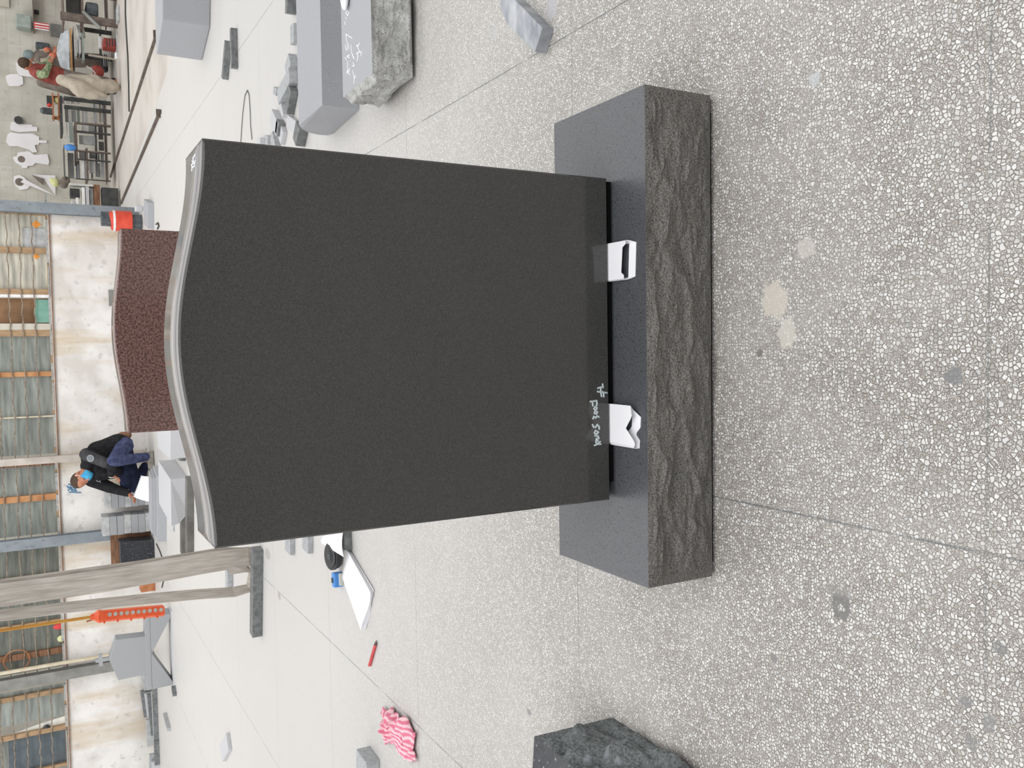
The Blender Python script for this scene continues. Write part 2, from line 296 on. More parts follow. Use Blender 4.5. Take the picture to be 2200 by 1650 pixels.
# ------------------------------------------------------------------ mesh helpers
ORG = {}
class MB:
    def __init__(s): s.v = []; s.f = []
    def add(s, vs, fs):
        o = len(s.v); s.v += [Vector(p) for p in vs]; s.f += [tuple(i+o for i in f) for f in fs]; return s
    def hexa(s, b4, t4):
        """bottom four and top four corners, same winding"""
        return s.add(list(b4)+list(t4), [(3, 2, 1, 0), (4, 5, 6, 7), (0, 1, 5, 4), (1, 2, 6, 5), (2, 3, 7, 6), (3, 0, 4, 7)])
    def box(s, c, d, rz=0):
        x, y, z = d[0]/2, d[1]/2, d[2]/2; ca, sa = math.cos(rz), math.sin(rz); c = Vector(c)
        q = lambda a, b_, e: c+Vector((a*ca-b_*sa, a*sa+b_*ca, e))
        return s.hexa([q(-x, -y, -z), q(x, -y, -z), q(x, y, -z), q(-x, y, -z)], [q(-x, -y, z), q(x, -y, z), q(x, y, z), q(-x, y, z)])
    def prism(s, poly, vec):
        n = len(poly); P = [Vector(p) for p in poly]; vec = Vector(vec)
        return s.add(P+[p+vec for p in P], [tuple(range(n)), tuple(range(2*n-1, n-1, -1))]+[((i+1) % n, i, i+n, (i+1) % n+n) for i in range(n)])
    def tube(s, pts, r, n=8, cap=True):
        P = [Vector(p) for p in pts]; R_ = r if isinstance(r, (list, tuple)) else [r]*len(P); rings = []; ref = None
        for i, p in enumerate(P):
            t = (P[min(i+1, len(P)-1)]-P[max(i-1, 0)]).normalized()
            if ref is None: ref = t.orthogonal().normalized()
            ref = (ref-t*ref.dot(t)).normalized(); b_ = t.cross(ref)
            rings.append([p+(ref*math.cos(a)+b_*math.sin(a))*R_[i] for a in (2*math.pi*k/n for k in range(n))])
        vs = [q for g_ in rings for q in g_]; fs = []
        for i in range(len(P)-1):
            for k in range(n): fs.append((i*n+k, i*n+(k+1) % n, (i+1)*n+(k+1) % n, (i+1)*n+k))
        if cap: fs += [tuple(range(n-1, -1, -1)), tuple((len(P)-1)*n+k for k in range(n))]
        return s.add(vs, fs)
    def capsule(s, a, b_, ra, rb, n=10):
        a, b_ = Vector(a), Vector(b_); d = (b_-a).normalized(); pts = []; rr = []
        for k in (-1, -.8, -.45): pts.append(a+d*ra*k); rr.append(max(.0005, ra*math.sqrt(1-k*k)))
        pts += [a, b_]; rr += [ra, rb]
        for k in (.45, .8, 1): pts.append(b_+d*rb*k); rr.append(max(.0005, rb*math.sqrt(1-k*k)))
        return s.tube(pts, rr, n)
    def ell(s, c, rad, rot=None, nu=14, nv=9):
        c = Vector(c); rot = rot or Matrix.Identity(3); vs = []; fs = []
        for j in range(nv+1):
            th = math.pi*j/nv
            for i in range(nu):
                a = 2*math.pi*i/nu; vs.append(c+rot@Vector((rad[0]*math.sin(th)*math.cos(a), rad[1]*math.sin(th)*math.sin(a), rad[2]*math.cos(th))))
        for j in range(nv):
            for i in range(nu): fs.append((j*nu+i, (j+1)*nu+i, (j+1)*nu+(i+1) % nu, j*nu+(i+1) % nu))
        return s.add(vs, fs)
    def ribbon(s, pts, wid, thick):
        """strap: centre points, half-width vectors, thickness"""
        n = len(pts); P = [Vector(p) for p in pts]; W_ = [Vector(q) for q in wid]; vs = []
        for i in range(n):
            t = (P[min(i+1, n-1)]-P[max(i-1, 0)]).normalized(); nn = t.cross(W_[i]).normalized()*thick/2
            vs += [P[i]-W_[i]-nn, P[i]+W_[i]-nn, P[i]+W_[i]+nn, P[i]-W_[i]+nn]
        fs = [(0, 1, 2, 3), tuple(4*(n-1)+k for k in (3, 2, 1, 0))]
        for i in range(n-1):
            for k in range(4): fs.append((4*i+k, 4*i+4+k, 4*i+4+(k+1) % 4, 4*i+(k+1) % 4))
        return s.add(vs, fs)
    def patch(s, a, b_, c, d, nu, nv, fn):
        """bilinear patch a->b along u, a->d along v, moved by fn(u,v,point)"""
        a, b_, c, d = map(Vector, (a, b_, c, d)); vs = []
        for j in range(nv+1):
            v = j/nv
            for i in range(nu+1):
                u = i/nu; p = a*(1-u)*(1-v)+b_*u*(1-v)+c*u*v+d*(1-u)*v; vs.append(p+fn(u, v, p))
        return s.add(vs, [(j*(nu+1)+i, (j+1)*(nu+1)+i, (j+1)*(nu+1)+i+1, j*(nu+1)+i+1) for j in range(nv) for i in range(nu)])
    def chalk(s, pts, wdt):
        P = [Vector(p) for p in pts]
        for a_, b_ in zip(P, P[1:]): s.capsule(a_, b_, wdt/2, wdt/2, 6)
        return s
    def stroke(s, pts, wdt, nrm, t=.0006):
        P = [Vector(p) for p in pts]; nrm = Vector(nrm)
        ws = []
        for i in range(len(P)):
            d = (P[min(i+1, len(P)-1)]-P[max(i-1, 0)]).normalized(); ws.append(d.cross(nrm).normalized()*wdt/2)
        return s.ribbon(P, ws, t)
def obj(name, mb, m, parent=None, bevel=0, smooth=False, remesh=0, disp=0, solid=0, sub=0, decals=None):
    vs = mb.v
    if parent is not None: o0 = ORG[parent.name]
    else:
        lo = Vector((min(v.x for v in vs), min(v.y for v in vs), min(v.z for v in vs))); hi = Vector((max(v.x for v in vs), max(v.y for v in vs), max(v.z for v in vs)))
        o0 = Vector(((lo.x+hi.x)/2, (lo.y+hi.y)/2, lo.z))
    me = bpy.data.meshes.new(name); me.from_pydata([v-o0 for v in vs], [], mb.f)
    bm = bmesh.new(); bm.from_mesh(me); bmesh.ops.remove_doubles(bm, verts=bm.verts, dist=1e-5); bmesh.ops.recalc_face_normals(bm, faces=bm.faces); bm.to_mesh(me); bm.free()
    me.materials.append(M[m] if isinstance(m, str) else m)
    o = bpy.data.objects.new(name, me); COL.objects.link(o); ORG[o.name] = o0
    if parent is None: o.location = o0
    else: o.parent = parent
    if solid: q = o.modifiers.new('solid', 'SOLIDIFY'); q.thickness = solid; q.offset = 0
    if remesh: q = o.modifiers.new('union', 'REMESH'); q.mode = 'VOXEL'; q.voxel_size = remesh; q.use_smooth_shade = True; q2 = o.modifiers.new('relax', 'SMOOTH'); q2.iterations = 4; q2.factor = .5
    if disp:
        tx = bpy.data.textures.new('folds', 'CLOUDS'); tx.noise_scale = disp*3; q = o.modifiers.new('folds', 'DISPLACE'); q.texture = tx; q.strength = disp; q.mid_level = .5
    if bevel: q = o.modifiers.new('bevel', 'BEVEL'); q.width = bevel; q.segments = 2; q.limit_method = 'ANGLE'; q.angle_limit = math.radians(40)
    if sub: q = o.modifiers.new('sub', 'SUBSURF'); q.levels = sub; q.render_levels = sub
    if smooth:
        for p_ in me.polygons: p_.use_smooth = True
    return o
def tag(o, label, cat, group=None):
    o['label'] = label; o['category'] = cat; o['kind'] = 'thing'
    if group: o['group'] = group
    return o
def solo(name, mb, m, label, cat, group=None, **k): return tag(obj(name, mb, m, **k), label, cat, group)
def thing(name, loc, label, cat, group=None):
    o = bpy.data.objects.new(name, None); COL.objects.link(o); o.location = loc; ORG[o.name] = Vector(loc); o.empty_display_size = .05
    return tag(o, label, cat, group)
def struct(name, mb, m, parent=None, **k):
    o = obj(name, mb, m, parent, **k)
    if parent is None: o['kind'] = 'structure'
    return o
def rock(amp, su, sv, seed, nrm, fade=.08, freq=4.0):
    nrm = Vector(nrm)
    def fn(u, v, p):
        e = min(1, min(u, 1-u)/fade*1.5)*min(1, min(v, 1-v)/fade)
        q = Vector((p.x*su+p.y*su, p.z*sv, seed))*freq
        wq = q+Vector((noise.noise(q*1.7), noise.noise(q*1.7+Vector((5, 2, 1))), 0))*.35
        f1 = noise.voronoi(wq*.9)[0]; f2 = noise.voronoi(wq*2.3+Vector((4, 4, 4)))[0]
        h = 1.25*(f1[0]-.35)+.40*(f2[0]-.3)+.45*noise.noise(q*.6)+.12*noise.noise(q*6)+.06*noise.noise(q*15)
        return nrm*(amp*h*e)
    return fn
def strip_pts(p1, p2, depth, h, z=0.0):
    """a slab lying flat: its front bottom edge runs from pixel p1 to p2, then depth back and height up"""
    a, b_ = G(*p1, z), G(*p2, z); d = (b_-a).normalized(); n_ = Vector((-d.y, d.x, 0))
    if n_.dot(FW) < 0: n_ = -n_
    return a, b_, n_*depth, Vector((0, 0, h))
def strip(p1, p2, depth, h, z=0.0, skew=0.0):
    a, b_, n_, u = strip_pts(p1, p2, depth, h, z); n2 = n_+(b_-a).normalized()*skew
    return MB().hexa([a, b_, b_+n2, a+n2], [a+u, b_+u, b_+n2+u, a+n2+u])

# ================================================================== THE HALL
struct('floor', MB().box((0, 3.25, -.05), (22, 29, .1)), 'terrazzo_floor')
WY = 12.7
wb = MB(); wb.box((-4.9, WY+.13, .61), (14.0, .26, 1.22)); wb.box((-4.9, WY+.13, 3.9), (14.0, .26, 2.6))
struct('wall_back', wb, 'limewash')
struct('wall_far', MB().box((0, 17.65, 2.6), (22, .3, 5.2)), 'block_wall')
# rough dirty ledge of the low wall
led = MB(); x = -11.6
while x < 2.0:
    L = random.uniform(.25, .7); led.box((x+L/2, WY+.05+random.uniform(0, .02), 1.235), (L*random.uniform(.7, 1), .10, random.uniform(.015, .04))); x += L
struct('trim_1', led, 'pitched_grey_granite')
struct('trim_2', MB().box((-4.9, WY-.015, 1.205), (13.9, .03, .012)), 'brown_wood')
def zb(py, px=110): return Y(px, py, WY)[0]
# window bays: (start,end in photo y at sill level, kind)
def window(nm, y0, y1, frames, panes, bars):
    X0, X1 = sorted((zb(y0), zb(y1)))
    fr = MB(); fr.box(((X0+X1)/2, WY+.12, 2.58), (X1-X0, .07, .06)); fr.box(((X0+X1)/2, WY+.12, 1.235), (X1-X0, .07, .03))
    root = struct(nm, fr, 'tan_wood')
    for a, b_, m_ in frames:
        xa, xb = sorted((zb(a), zb(b_))); obj('mullion', MB().box(((xa+xb)/2, WY+.10, 1.9), (xb-xa, .06, 1.34)), m_, root)
    for a, b_, m_, *z in panes:
        xa, xb = sorted((zb(a), zb(b_))); z0, z1 = z if z else (1.24, 2.57)
        obj('pane', MB().box(((xa+xb)/2, WY+.13, (z0+z1)/2), (xb-xa, .008, z1-z0)), m_, root)
    for k, zz in enumerate(bars):
        n_ = max(6, int((X1-X0)/.05)); ph = random.uniform(0, 6)
        pts = [(X0+(X1-X0)*i/n_, WY+.05, zz+.008*math.sin(i*.9+ph+math.sin(i*.31)*2)) for i in range(n_+1)]
        obj('bar', MB().tube(pts, .008, 6), 'rusty_bar', root)
    return root
BARS = (1.43, 1.59, 1.75, 1.92, 2.08)
w1 = window('window_1', 460, 980, [(532, 545, 'tan_wood'), (621, 633, 'tan_wood'), (633, 639, 'white_trim'), (695, 708, 'beige_panel'), (708, 722, 'tan_wood'), (798, 808, 'orange_wood'), (893, 896, 'cream_metal'), (457, 462, 'tan_wood')],
       [(462, 532, 'dusty_glass_pale'), (545, 621, 'dusty_glass_pale'), (722, 798, 'dusty_glass'), (808, 893, 'dusty_glass'), (896, 976, 'dusty_glass')], BARS)
xa, xb = zb(694), zb(640)
obj('shutter', MB().box(((xa+xb)/2, WY+.22, 1.93), (xb-xa, .03, 1.38)), 'door_brown', w1)
obj('panel', MB().box((zb(668), WY+.09, 1.33), (xb-xa-.03, .012, .2)), 'teal_panel', w1)
obj('panel', MB().box((zb(512), WY+.115, 1.40), (.3, .012, .30)), 'slab_grey_mid', w1)
for py_, px_ in ((482, 78), (551, 78)):
    P = Y(px_, py_, WY+.12); r_ = .062 if py_ == 482 else .045
    obj('sticker', MB().prism([P+Vector((dx*r_, 0, dz*r_)) for dx, dz in ((0, 1), (1, 0), (0, -1), (-1, 0))], (0, .004, 0)), 'sticker_orange', w1)
window('window_2', 996, 1150, [(1062, 1075, 'orange_wood'), (996, 1000, 'brown_wood')], [(1000, 1062, 'dusty_glass'), (1075, 1148, 'dusty_glass')], BARS)
w3 = window('window_3', 1172, 1442, [(1234, 1246, 'orange_wood'), (1335, 1340, 'tan_wood'), (1397, 1410, 'brown_wood')], [(1174, 1234, 'dusty_glass_dark'), (1246, 1335, 'dusty_glass_dark'), (1340, 1397, 'dusty_glass_dark'), (1410, 1440, 'dusty_glass_dark')], BARS)
P = Y(36, 1419, WY+.03); obj('ring', MB().tube([P+Vector((.155*math.cos(a), 0, .165*math.sin(a))) for a in [k*math.pi/16 for k in range(33)]], .008, 6), 'rust_box', w3)
obj('rag', MB().ell(Y(126, 1346, WY+.05), (.045, .02, .075)), 'striped_red', w3); obj('rag', MB().ell(Y(131, 1372, WY+.05), (.05, .02, .05)), 'toy_yellow', w3)
w4 = window('window_4', 1478, 1760, [(1486, 1496, 'tan_wood'), (1567, 1577, 'tan_wood'), (1650, 1656, 'tan_wood')], [(1496, 1548, 'dusty_glass'), (1577, 1650, 'dark_blue_panel', 1.24, 2.0), (1478, 1486, 'dusty_glass'), (1577, 1650, 'dusty_glass_dark', 2.0, 2.57)], BARS)
xa, xb = zb(1567), zb(1552)
obj('panel', MB().hexa([(xa, WY+.14, 1.25), (xb, WY+.14, 1.25), (xb, WY+.15, 1.25), (xa, WY+.15, 1.25)], [(xa, WY+.14, 1.9), (xb-.05, WY+.14, 1.62), (xb-.05, WY+.15, 1.62), (xa, WY+.15, 1.9)]), 'bright_outside', w4)  # white sheet painted for the bright outdoors seen through the bay
obj('fan_hub', MB().ell(Y(100, 1564, WY+.1), (.05, .03, .05)), 'black_plastic', w4)

# posts of the wall: steel channels and a thin concrete one
def column(nm, px, py, wd, mt, label, cat, yy=WY-.185, dp=.14, flange=True):
    P = Y(px, py, yy); t = thing(nm, (P.x, yy, 0), label, cat, None)
    web = MB().box((P.x, yy+dp/2, 2.4), (wd*.96, .02, 4.8)) if flange else MB().box((P.x, yy+dp/2, 2.4), (wd, dp, 4.8))
    obj('web', web, mt, t)
    if flange:
        for s in (0, 1): obj('flange', MB().box((P.x, yy+(.006 if s == 0 else dp-.006), 2.4), (wd, .012, 4.8)), mt, t)
    obj('base_plate', MB().box((P.x, yy+dp/2, .006), (wd+.05, dp+.02, .012)), mt, t)
    return t
column('steel_column', 150, 449, .155, 'steel_blue_paint', 'blue-grey steel column standing at the corner where the low wall ends', 'column')
column('steel_column', 120, 1163, .15, 'steel_blue_paint', 'blue-grey steel column behind the two slab stacks and the grey slings', 'column')
cC = column('steel_column', 130, 1452, .15, 'steel_grey_paint', 'dull grey steel column behind the house-shaped monument', 'column')
column('concrete_post', 80, 990, .10, 'concrete_post', 'thin pale concrete post rising behind the squatting person', 'post', flange=False, dp=.1)
P = Y(60, 1437, WY-.2); t = thing('metal_pole', (P.x, WY-.2, 0), 'thin cream metal pole beside the dull grey column, behind the monument', 'pole')
obj('tube', MB().tube([(P.x, WY-.2, 0), (P.x, WY-.2, 4.8)], .028, 10), 'cream_metal', t); obj('foot', MB().box((P.x, WY-.2, .005), (.1, .1, .01)), 'cream_metal', t)

# ================================================================== THE DARK HEADSTONE AND ITS BASE
W, D0, B0, H = 1.22, .4061, .012, .2065
HT = B0+H
hs = thing('plinth_stone', (0, D0/2, 0), 'dark grey granite base block with rock-pitched front under the black headstone', 'monument base')
a = W/2
bx = MB()
front = [(-a, 0, HT), (a, 0, HT), (a, 0, B0), (-a, 0, B0)]
bx.add([(-a, 0, B0), (a, 0, B0), (a, D0, B0), (-a, D0, B0), (-a, 0, HT), (a, 0, HT), (a, D0, HT), (-a, D0, HT)], [(3, 2, 1, 0), (4, 5, 6, 7), (1, 2, 6, 5), (2, 3, 7, 6), (3, 0, 4, 7)])
obj('block', bx, 'honed_dark_granite', hs)
FAC = []
for (xa_, ya_, xb_, yb_, hw_) in ((1415, 535, 1405, 592, 5), (1449, 650, 1430, 718, 6), (1470, 795, 1479, 872, 8), (1434, 862, 1442, 922, 5), (1484, 1015, 1502, 1080, 6), (1424, 975, 1417, 1062, 4), (1460, 575, 1468, 650, 6), (1442, 378, 1430, 424, 4), (1470, 340, 1462, 400, 6),
        (1452, 425, 1462, 520, 7), (1478, 700, 1472, 770, 5), (1468, 915, 1475, 985, 8), (1402, 215, 1406, 300, 3), (1414, 208, 1418, 275, 3), (1403, 640, 1405, 760, 3), (1404, 800, 1402, 900, 3), (1407, 1090, 1402, 1170, 4), (1450, 1140, 1462, 1205, 7), (1436, 1165, 1440, 1215, 4), (1475, 1105, 1490, 1150, 5), (1490, 480, 1486, 560, 6), (1420, 330, 1416, 372, 3)):
    pA, pB = Y(xa_, ya_, 0), Y(xb_, yb_, 0); FAC.append((pA.lerp(pB, .5), (pB-pA)/2, hw_*.00105))
base_rock = rock(.020, 1.0, 2.4, 3.1, (0, -1, 0), fade=.10, freq=5.5)
def face_fn(u, v, p):
    d = base_rock(u, v, p); e = min(1, v/.05)*min(1, (1-v)/.06)
    for cen, half, hw in FAC:
        L = half.length; t = half/L; q = p-cen; s_ = q.dot(t)/L
        if abs(s_) >= 1: continue
        n_ = Vector((-t.z, 0, t.x)); n_ = n_ if n_.z < 0 else -n_           # points down the face
        x_ = q.dot(n_)/(hw*(1-s_*s_)+1e-4)
        if -1 < x_ < 1: d += Vector((0, -1, 0))*(.0062*(x_+1)/2*(1-s_*s_)*e)
        elif 1 <= x_ < 4: d += Vector((0, -1, 0))*(.0062*(4-x_)/3*(1-s_*s_)*e)
    return d
obj('pitched_face', MB().patch(*front, 420, 90, face_fn if True else rock(.026, 1.0, 2.4, 3.1, (0, -1, 0), fade=.10, freq=5.5)), 'pitched_dark_granite', hs, smooth=False)
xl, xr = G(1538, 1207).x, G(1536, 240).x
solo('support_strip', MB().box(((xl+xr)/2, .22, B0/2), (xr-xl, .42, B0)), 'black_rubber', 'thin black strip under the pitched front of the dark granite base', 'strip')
SW, ST, SY, GAP = .8168/2, .2113, .1278, .02
Z0 = HT+GAP; ZS = 1.212
hd = thing('headstone', (0, SY+ST/2, Z0), 'tall polished black granite headstone with curved top standing on the dark base', 'headstone')
def serp(hw, z0, zs, rise, n=64): return [(-hw, z0), (hw, z0)]+[(hw-2*hw*i/n, zs+rise*(.5+.5*math.cos(math.pi*abs(1-2*i/n)))) for i in range(n+1)]
def stone(hw, z0, zs, rise, y0, t, ch=.004):
    out = serp(hw, z0, zs, rise); ins = serp(hw-ch, z0+ch, zs-ch, rise); n = len(out); mb = MB(); vs = []
    for pl, yy in ((ins, y0), (out, y0+ch), (out, y0+t-ch), (ins, y0+t)): vs += [(p[0], yy, p[1]) for p in pl]
    fs = [tuple(range(n)), tuple(range(4*n-1, 3*n-1, -1))]
    for k in range(3): fs += [((i+1) % n+k*n, i+k*n, i+(k+1)*n, (i+1) % n+(k+1)*n) for i in range(n)]
    return mb.add(vs, fs)
def smooth_top(o):
    for p_ in o.data.polygons:
        if p_.normal.z > .6 and len(p_.vertices) == 4: p_.use_smooth = True
bo = obj('body', stone(SW, Z0, ZS, .057, SY, ST), 'polished_black_granite', hd); smooth_top(bo); bo.data.materials.append(M['dusty_top_sheen'])
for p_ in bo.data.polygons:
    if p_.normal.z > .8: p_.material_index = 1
# chalk writing, upside down on the face:  # Foot Sonx
def zp(x_, y_, x0=1255, y0=815, k=1/11): return (x0+x_*k, y0+y_*k)
chalk = MB()
for st in ([(435, 115), (445, 190), (390, 185), (325, 210)], [(390, 190), (390, 290), (410, 400)], [(315, 290), (430, 305), (535, 318)], [(430, 290), (458, 340), (462, 405)],
           [(145, 525), (230, 515), (295, 505), (300, 560), (292, 620)], [(190, 520), (205, 620)],
           [(230, 690), (260, 645), (300, 675), (285, 715), (240, 712), (230, 690)], [(240, 780), (270, 745), (312, 775), (290, 812), (248, 808), (240, 780)],
           [(210, 925), (225, 880), (270, 910), (300, 865), (345, 890)],
           [(195, 1070), (225, 1130), (270, 1130), (305, 1070), (345, 1110), (355, 1170)],
           [(240, 1260), (270, 1210), (335, 1250), (300, 1290), (255, 1280), (240, 1260)], [(255, 1330), (330, 1345), (345, 1395), (290, 1400), (280, 1450), (325, 1455), (310, 1410)],
           [(245, 1560), (315, 1530), (390, 1530)], [(275, 1490), (320, 1525), (375, 1475)]):
    chalk.chalk([Y(*zp(*q), SY+.0006) for q in st], .0052)
obj('chalk_writing', chalk, 'chalk', hd)
def tz(px, py):
    P = G(px, py, 1.2125)
    for _ in range(6):
        zz = ZS+.057*(.5+.5*math.cos(math.pi*min(1, abs(P.x)/SW)))+.0008; P = G(px, py, zz)
    return P
top = MB()
for st in ([(420, 332), (415, 340), (417, 350), (413, 346)], [(420, 345), (418, 357), (413, 360), (412, 354), (416, 350)], [(413, 362), (412, 367)]): top.chalk([tz(*q) for q in st], .0030)
obj('chalk_mark', top, 'chalk_white', hd)
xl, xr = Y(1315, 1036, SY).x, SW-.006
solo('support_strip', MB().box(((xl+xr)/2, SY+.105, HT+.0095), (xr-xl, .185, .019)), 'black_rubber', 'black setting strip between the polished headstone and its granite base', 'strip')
# folded paper tubes that carry the headstone
def paper_spacer(pxs_top, pxs_bot, label, jag, hgt, lip):
    """front edge of the upper sheet (right,left pixels) and of the lower sheet"""
    tr, tl = [G(*q, HT+hgt) for q in pxs_top]; br, bl = [G(*q, HT+.001) for q in pxs_bot]
    ring = []
    n = 12
    for i in range(n+1): u = i/n; p = tl.lerp(tr, u); ring.append(p+Vector((0, jag[0](u), -.0015*math.sin(u*math.pi)*0)))
    for k in (.25, .5, .75): p = tr.lerp(br, k); ring.append(p+Vector((.004*math.sin(k*3.14), .012*math.sin(k*3.14), 0)))
    for i in range(n+1): u = i/n; p = br.lerp(bl, u); ring.append(p+Vector((0, jag[1](u), 0)))
    for k in (.25, .5, .75): p = bl.lerp(tl, k); ring.append(p+Vector((-.004*math.sin(k*3.14), .012*math.sin(k*3.14), 0)))
    m_ = len(ring); vs = list(ring); back = SY+.0105
    vs += [Vector((p.x, SY+.002, HT+.0012+(p.z-HT-.001)*(GAP-.003)/(hgt))) for p in ring]
    vs += [Vector((p.x, back, HT+.0012+(p.z-HT-.001)*(GAP-.003)/(hgt))) for p in ring]
    lo_, hi_ = n+4, n+4+n                       # ring points of the lower sheet
    fs = [(i+k*m_, (i+1) % m_+k*m_, (i+1) % m_+(k+1)*m_, i+(k+1)*m_) for k in range(2) for i in range(m_) if not lo_ <= i < hi_]
    L0 = len(vs); vs += [ring[i]+Vector((0, lip, .0004)) for i in range(lo_, hi_+1)]       # lower sheet cut to a short lip, so the mouth's shade comes out dark
    fs += [(i, i+1, L0+i+1-lo_, L0+i-lo_) for i in range(lo_, hi_)]
    return solo('paper_spacer', MB().add(vs, fs), 'paper', label, 'folded paper', 'paper spacers under the headstone', solid=.0012)
paper_spacer(((1344, 517), (1340, 598)), ((1367, 520), (1365, 594)), 'folded white paper spacer with neat straight opening under the headstone', (lambda u: .012*(1 if .12 < u < .86 else 0), lambda u: 0), .0185, .027)
paper_spacer(((1355, 872), (1364, 958)), ((1377, 896), (1374, 963)), 'folded white paper spacer with crumpled pointed mouth under the chalk writing', (lambda u: .030*max(0, 1-abs(u-.42)*3.2), lambda u: .018*max(0, 1-abs(u-.55)*5)), .0205, .034)

# ================================================================== BROWN HEADSTONE BEHIND
BY = 3.0
pr, pl_ = Y(265, 491, BY), Y(271, 931, BY); bw = (pr.x-pl_.x)/2; bc = (pr.x+pl_.x)/2; pk = Y(246, 700, BY)
zs_ = (pr.z+pl_.z)/2
bt = thing('headstone', (bc, BY+.1, 0), 'brown speckled granite headstone with curved top behind the black one', 'headstone')
def shift(mb, dx):
    for v in mb.v: v.x += dx
    return mb
smooth_top(obj('body', shift(stone(bw, .20, zs_, pk.z-zs_, BY, .2), bc), 'brown_granite', bt))
obj('plinth', MB().box((bc, BY+.1, .10), (bw*2+.06, .30, .20)), 'brown_granite', bt, bevel=.004)

# ================================================================== LARGE GREY BLOCKS ON THE RIGHT
# long block whose back is rounded
p0 = G(772, 236); zt = Y(692, 227, p0.y).z; pa = G(716, 287); tb = G(642, 269, zt); tf = Vector((p0.x, p0.y, zt))
prof = [p0, tf, tb]
for k in range(1, 9): u = k/9; q = tb.lerp(pa, u); q = q+Vector((-.012, .055*math.sin(u*math.pi), 0)); prof.append(q)
prof.append(pa); dirv = (G(735, 0)-G(735, 5)).normalized()
drx = Vector((1.6, -.02, 0))
gb = thing('granite_block', (p0.x+.8, p0.y+.3, 0), 'long smooth grey granite block with rounded back, behind the rock-faced one', 'stone block', 'large grey blocks on the right')
obj('body', MB().prism([q+Vector((0, 0, .0)) for q in prof], drx), 'grey_granite', gb, bevel=.002)
# the rock-faced one in front of it
q0 = G(893, 169); zt2 = Y(800, 157, q0.y).z; yb = G(737, 209, zt2); tfl = Y(800, 157, q0.y)
bl0 = G(823, 221); x1 = q0.x+1.5
rb = thing('granite_block', (q0.x+.7, q0.y+.25, 0), 'grey granite block with rock-pitched sides and white chalk notes on top', 'stone block', 'large grey blocks on the right')
z_ = .018
T = [Vector((tfl.x, q0.y, zt2)), Vector((x1, q0.y, zt2)), Vector((x1, yb.y, zt2)), Vector((yb.x, yb.y, zt2))]
Bm = [Vector((q0.x, q0.y-.01, z_)), Vector((x1, q0.y-.01, z_)), Vector((x1, yb.y, z_)), Vector((bl0.x, bl0.y, z_))]
core = MB().add(T+Bm, [(0, 1, 2, 3), (7, 6, 5, 4), (1, 5, 6, 2), (3, 2, 6, 7)])
obj('body', core, 'grey_granite', rb)
obj('pitched_face', MB().patch(T[0], T[1], Bm[1], Bm[0], 110, 40, rock(.06, 1.2, 2.0, 8.2, (0, -1, 0), fade=.1, freq=3.2)), 'pitched_grey_granite', rb)
obj('pitched_face', MB().patch(T[3], T[0], Bm[0], Bm[3], 50, 36, rock(.07, 1.5, 2.0, 2.2, (-.8, -.5, 0), fade=.12, freq=3.6)), 'pitched_grey_granite', rb)
def zq(x_, y_): return G(725+x_*.1091, y_*.1091, zt2+.0006)
NOTES = ([(190, 180), (225, 240), (200, 310), (165, 250), (195, 200)], [(165, 340), (175, 375)], [(150, 430), (150, 480)],
           [(290, 750), (168, 670), (190, 840), (215, 880), (235, 960)], [(160, 880), (170, 970), (195, 985), (200, 900)], [(275, 885), (280, 1040), (330, 1160)], [(310, 1060), (300, 1100), (330, 1130)],
           [(430, 845), (420, 900), (380, 890), (440, 1010), (475, 1030), (465, 1100)], [(440, 1020), (380, 1050), (410, 1100), (385, 1200)], [(240, 1080), (190, 1110), (240, 1140)], [(150, 1130), (180, 1170)],
           [(200, 1200), (205, 1350)], [(305, 1230), (335, 1290), (295, 1300)], [(240, 1350), (190, 1400), (245, 1470)], [(185, 1440), (235, 1390)], [(305, 1390), (335, 1550), (358, 1490)], [(330, 1560), (325, 1640)])
for sel in ((0, 1), (1, 2), (2, 3), (3, 5), (5, 7), (7, 9), (9, 11), (11, 12), (12, 13), (13, 15), (15, 17)):
    note = MB()
    for st in NOTES[sel[0]:sel[1]]: note.chalk([zq(*q) for q in st], .0042)
    obj('chalk_writing', note, 'chalk_white', rb)

for k, xx in enumerate((.35, 1.1)): solo('timber_batten', MB().box((q0.x+xx, q0.y+.28, .009), (.09, .46, .018)), 'brown_wood', 'timber batten under the rock-faced grey block, %s its near corner' % ('closest to' if k == 0 else 'farthest from'), 'batten', 'battens under the rock-faced block')
pp = G(738, 8, zt2+.03)
solo('white_rag', MB().ell(pp+Vector((.05, .02, -.012)), (.075, .035, .018)).ell(pp+Vector((.1, .03, -.01)), (.06, .05, .02)), 'paper', 'small white rag lying on the chalked grey block at its far end', 'rag', remesh=.006)
# loose slab, top edge of the picture
sA, sB, sC = G(1155, 117), G(1181, 60), G(1094, -22)
e1 = G(1164, 117)
zt3 = .045
tC = G(1149, 112, zt3); tA = G(1165, 59, zt3); tD = G(1107, 0, zt3); tE = G(1090, 52, zt3); tF = G(1075, 20, zt3); tG = G(1086, -8, zt3)
solo('stone_slab', MB().prism([tC-Vector((0, 0, zt3)), tA-Vector((0, 0, zt3)), tD+(tD-tA)*.25-Vector((0, 0, zt3)), tG+(tD-tA)*.25-Vector((0, 0, zt3)), tF-Vector((0, 0, zt3)), tE-Vector((0, 0, zt3))], (0, 0, zt3)), 'slab_streaked', 'small streaky grey stone slab lying alone on the terrazzo, right of the dark base', 'slab', bevel=.002)
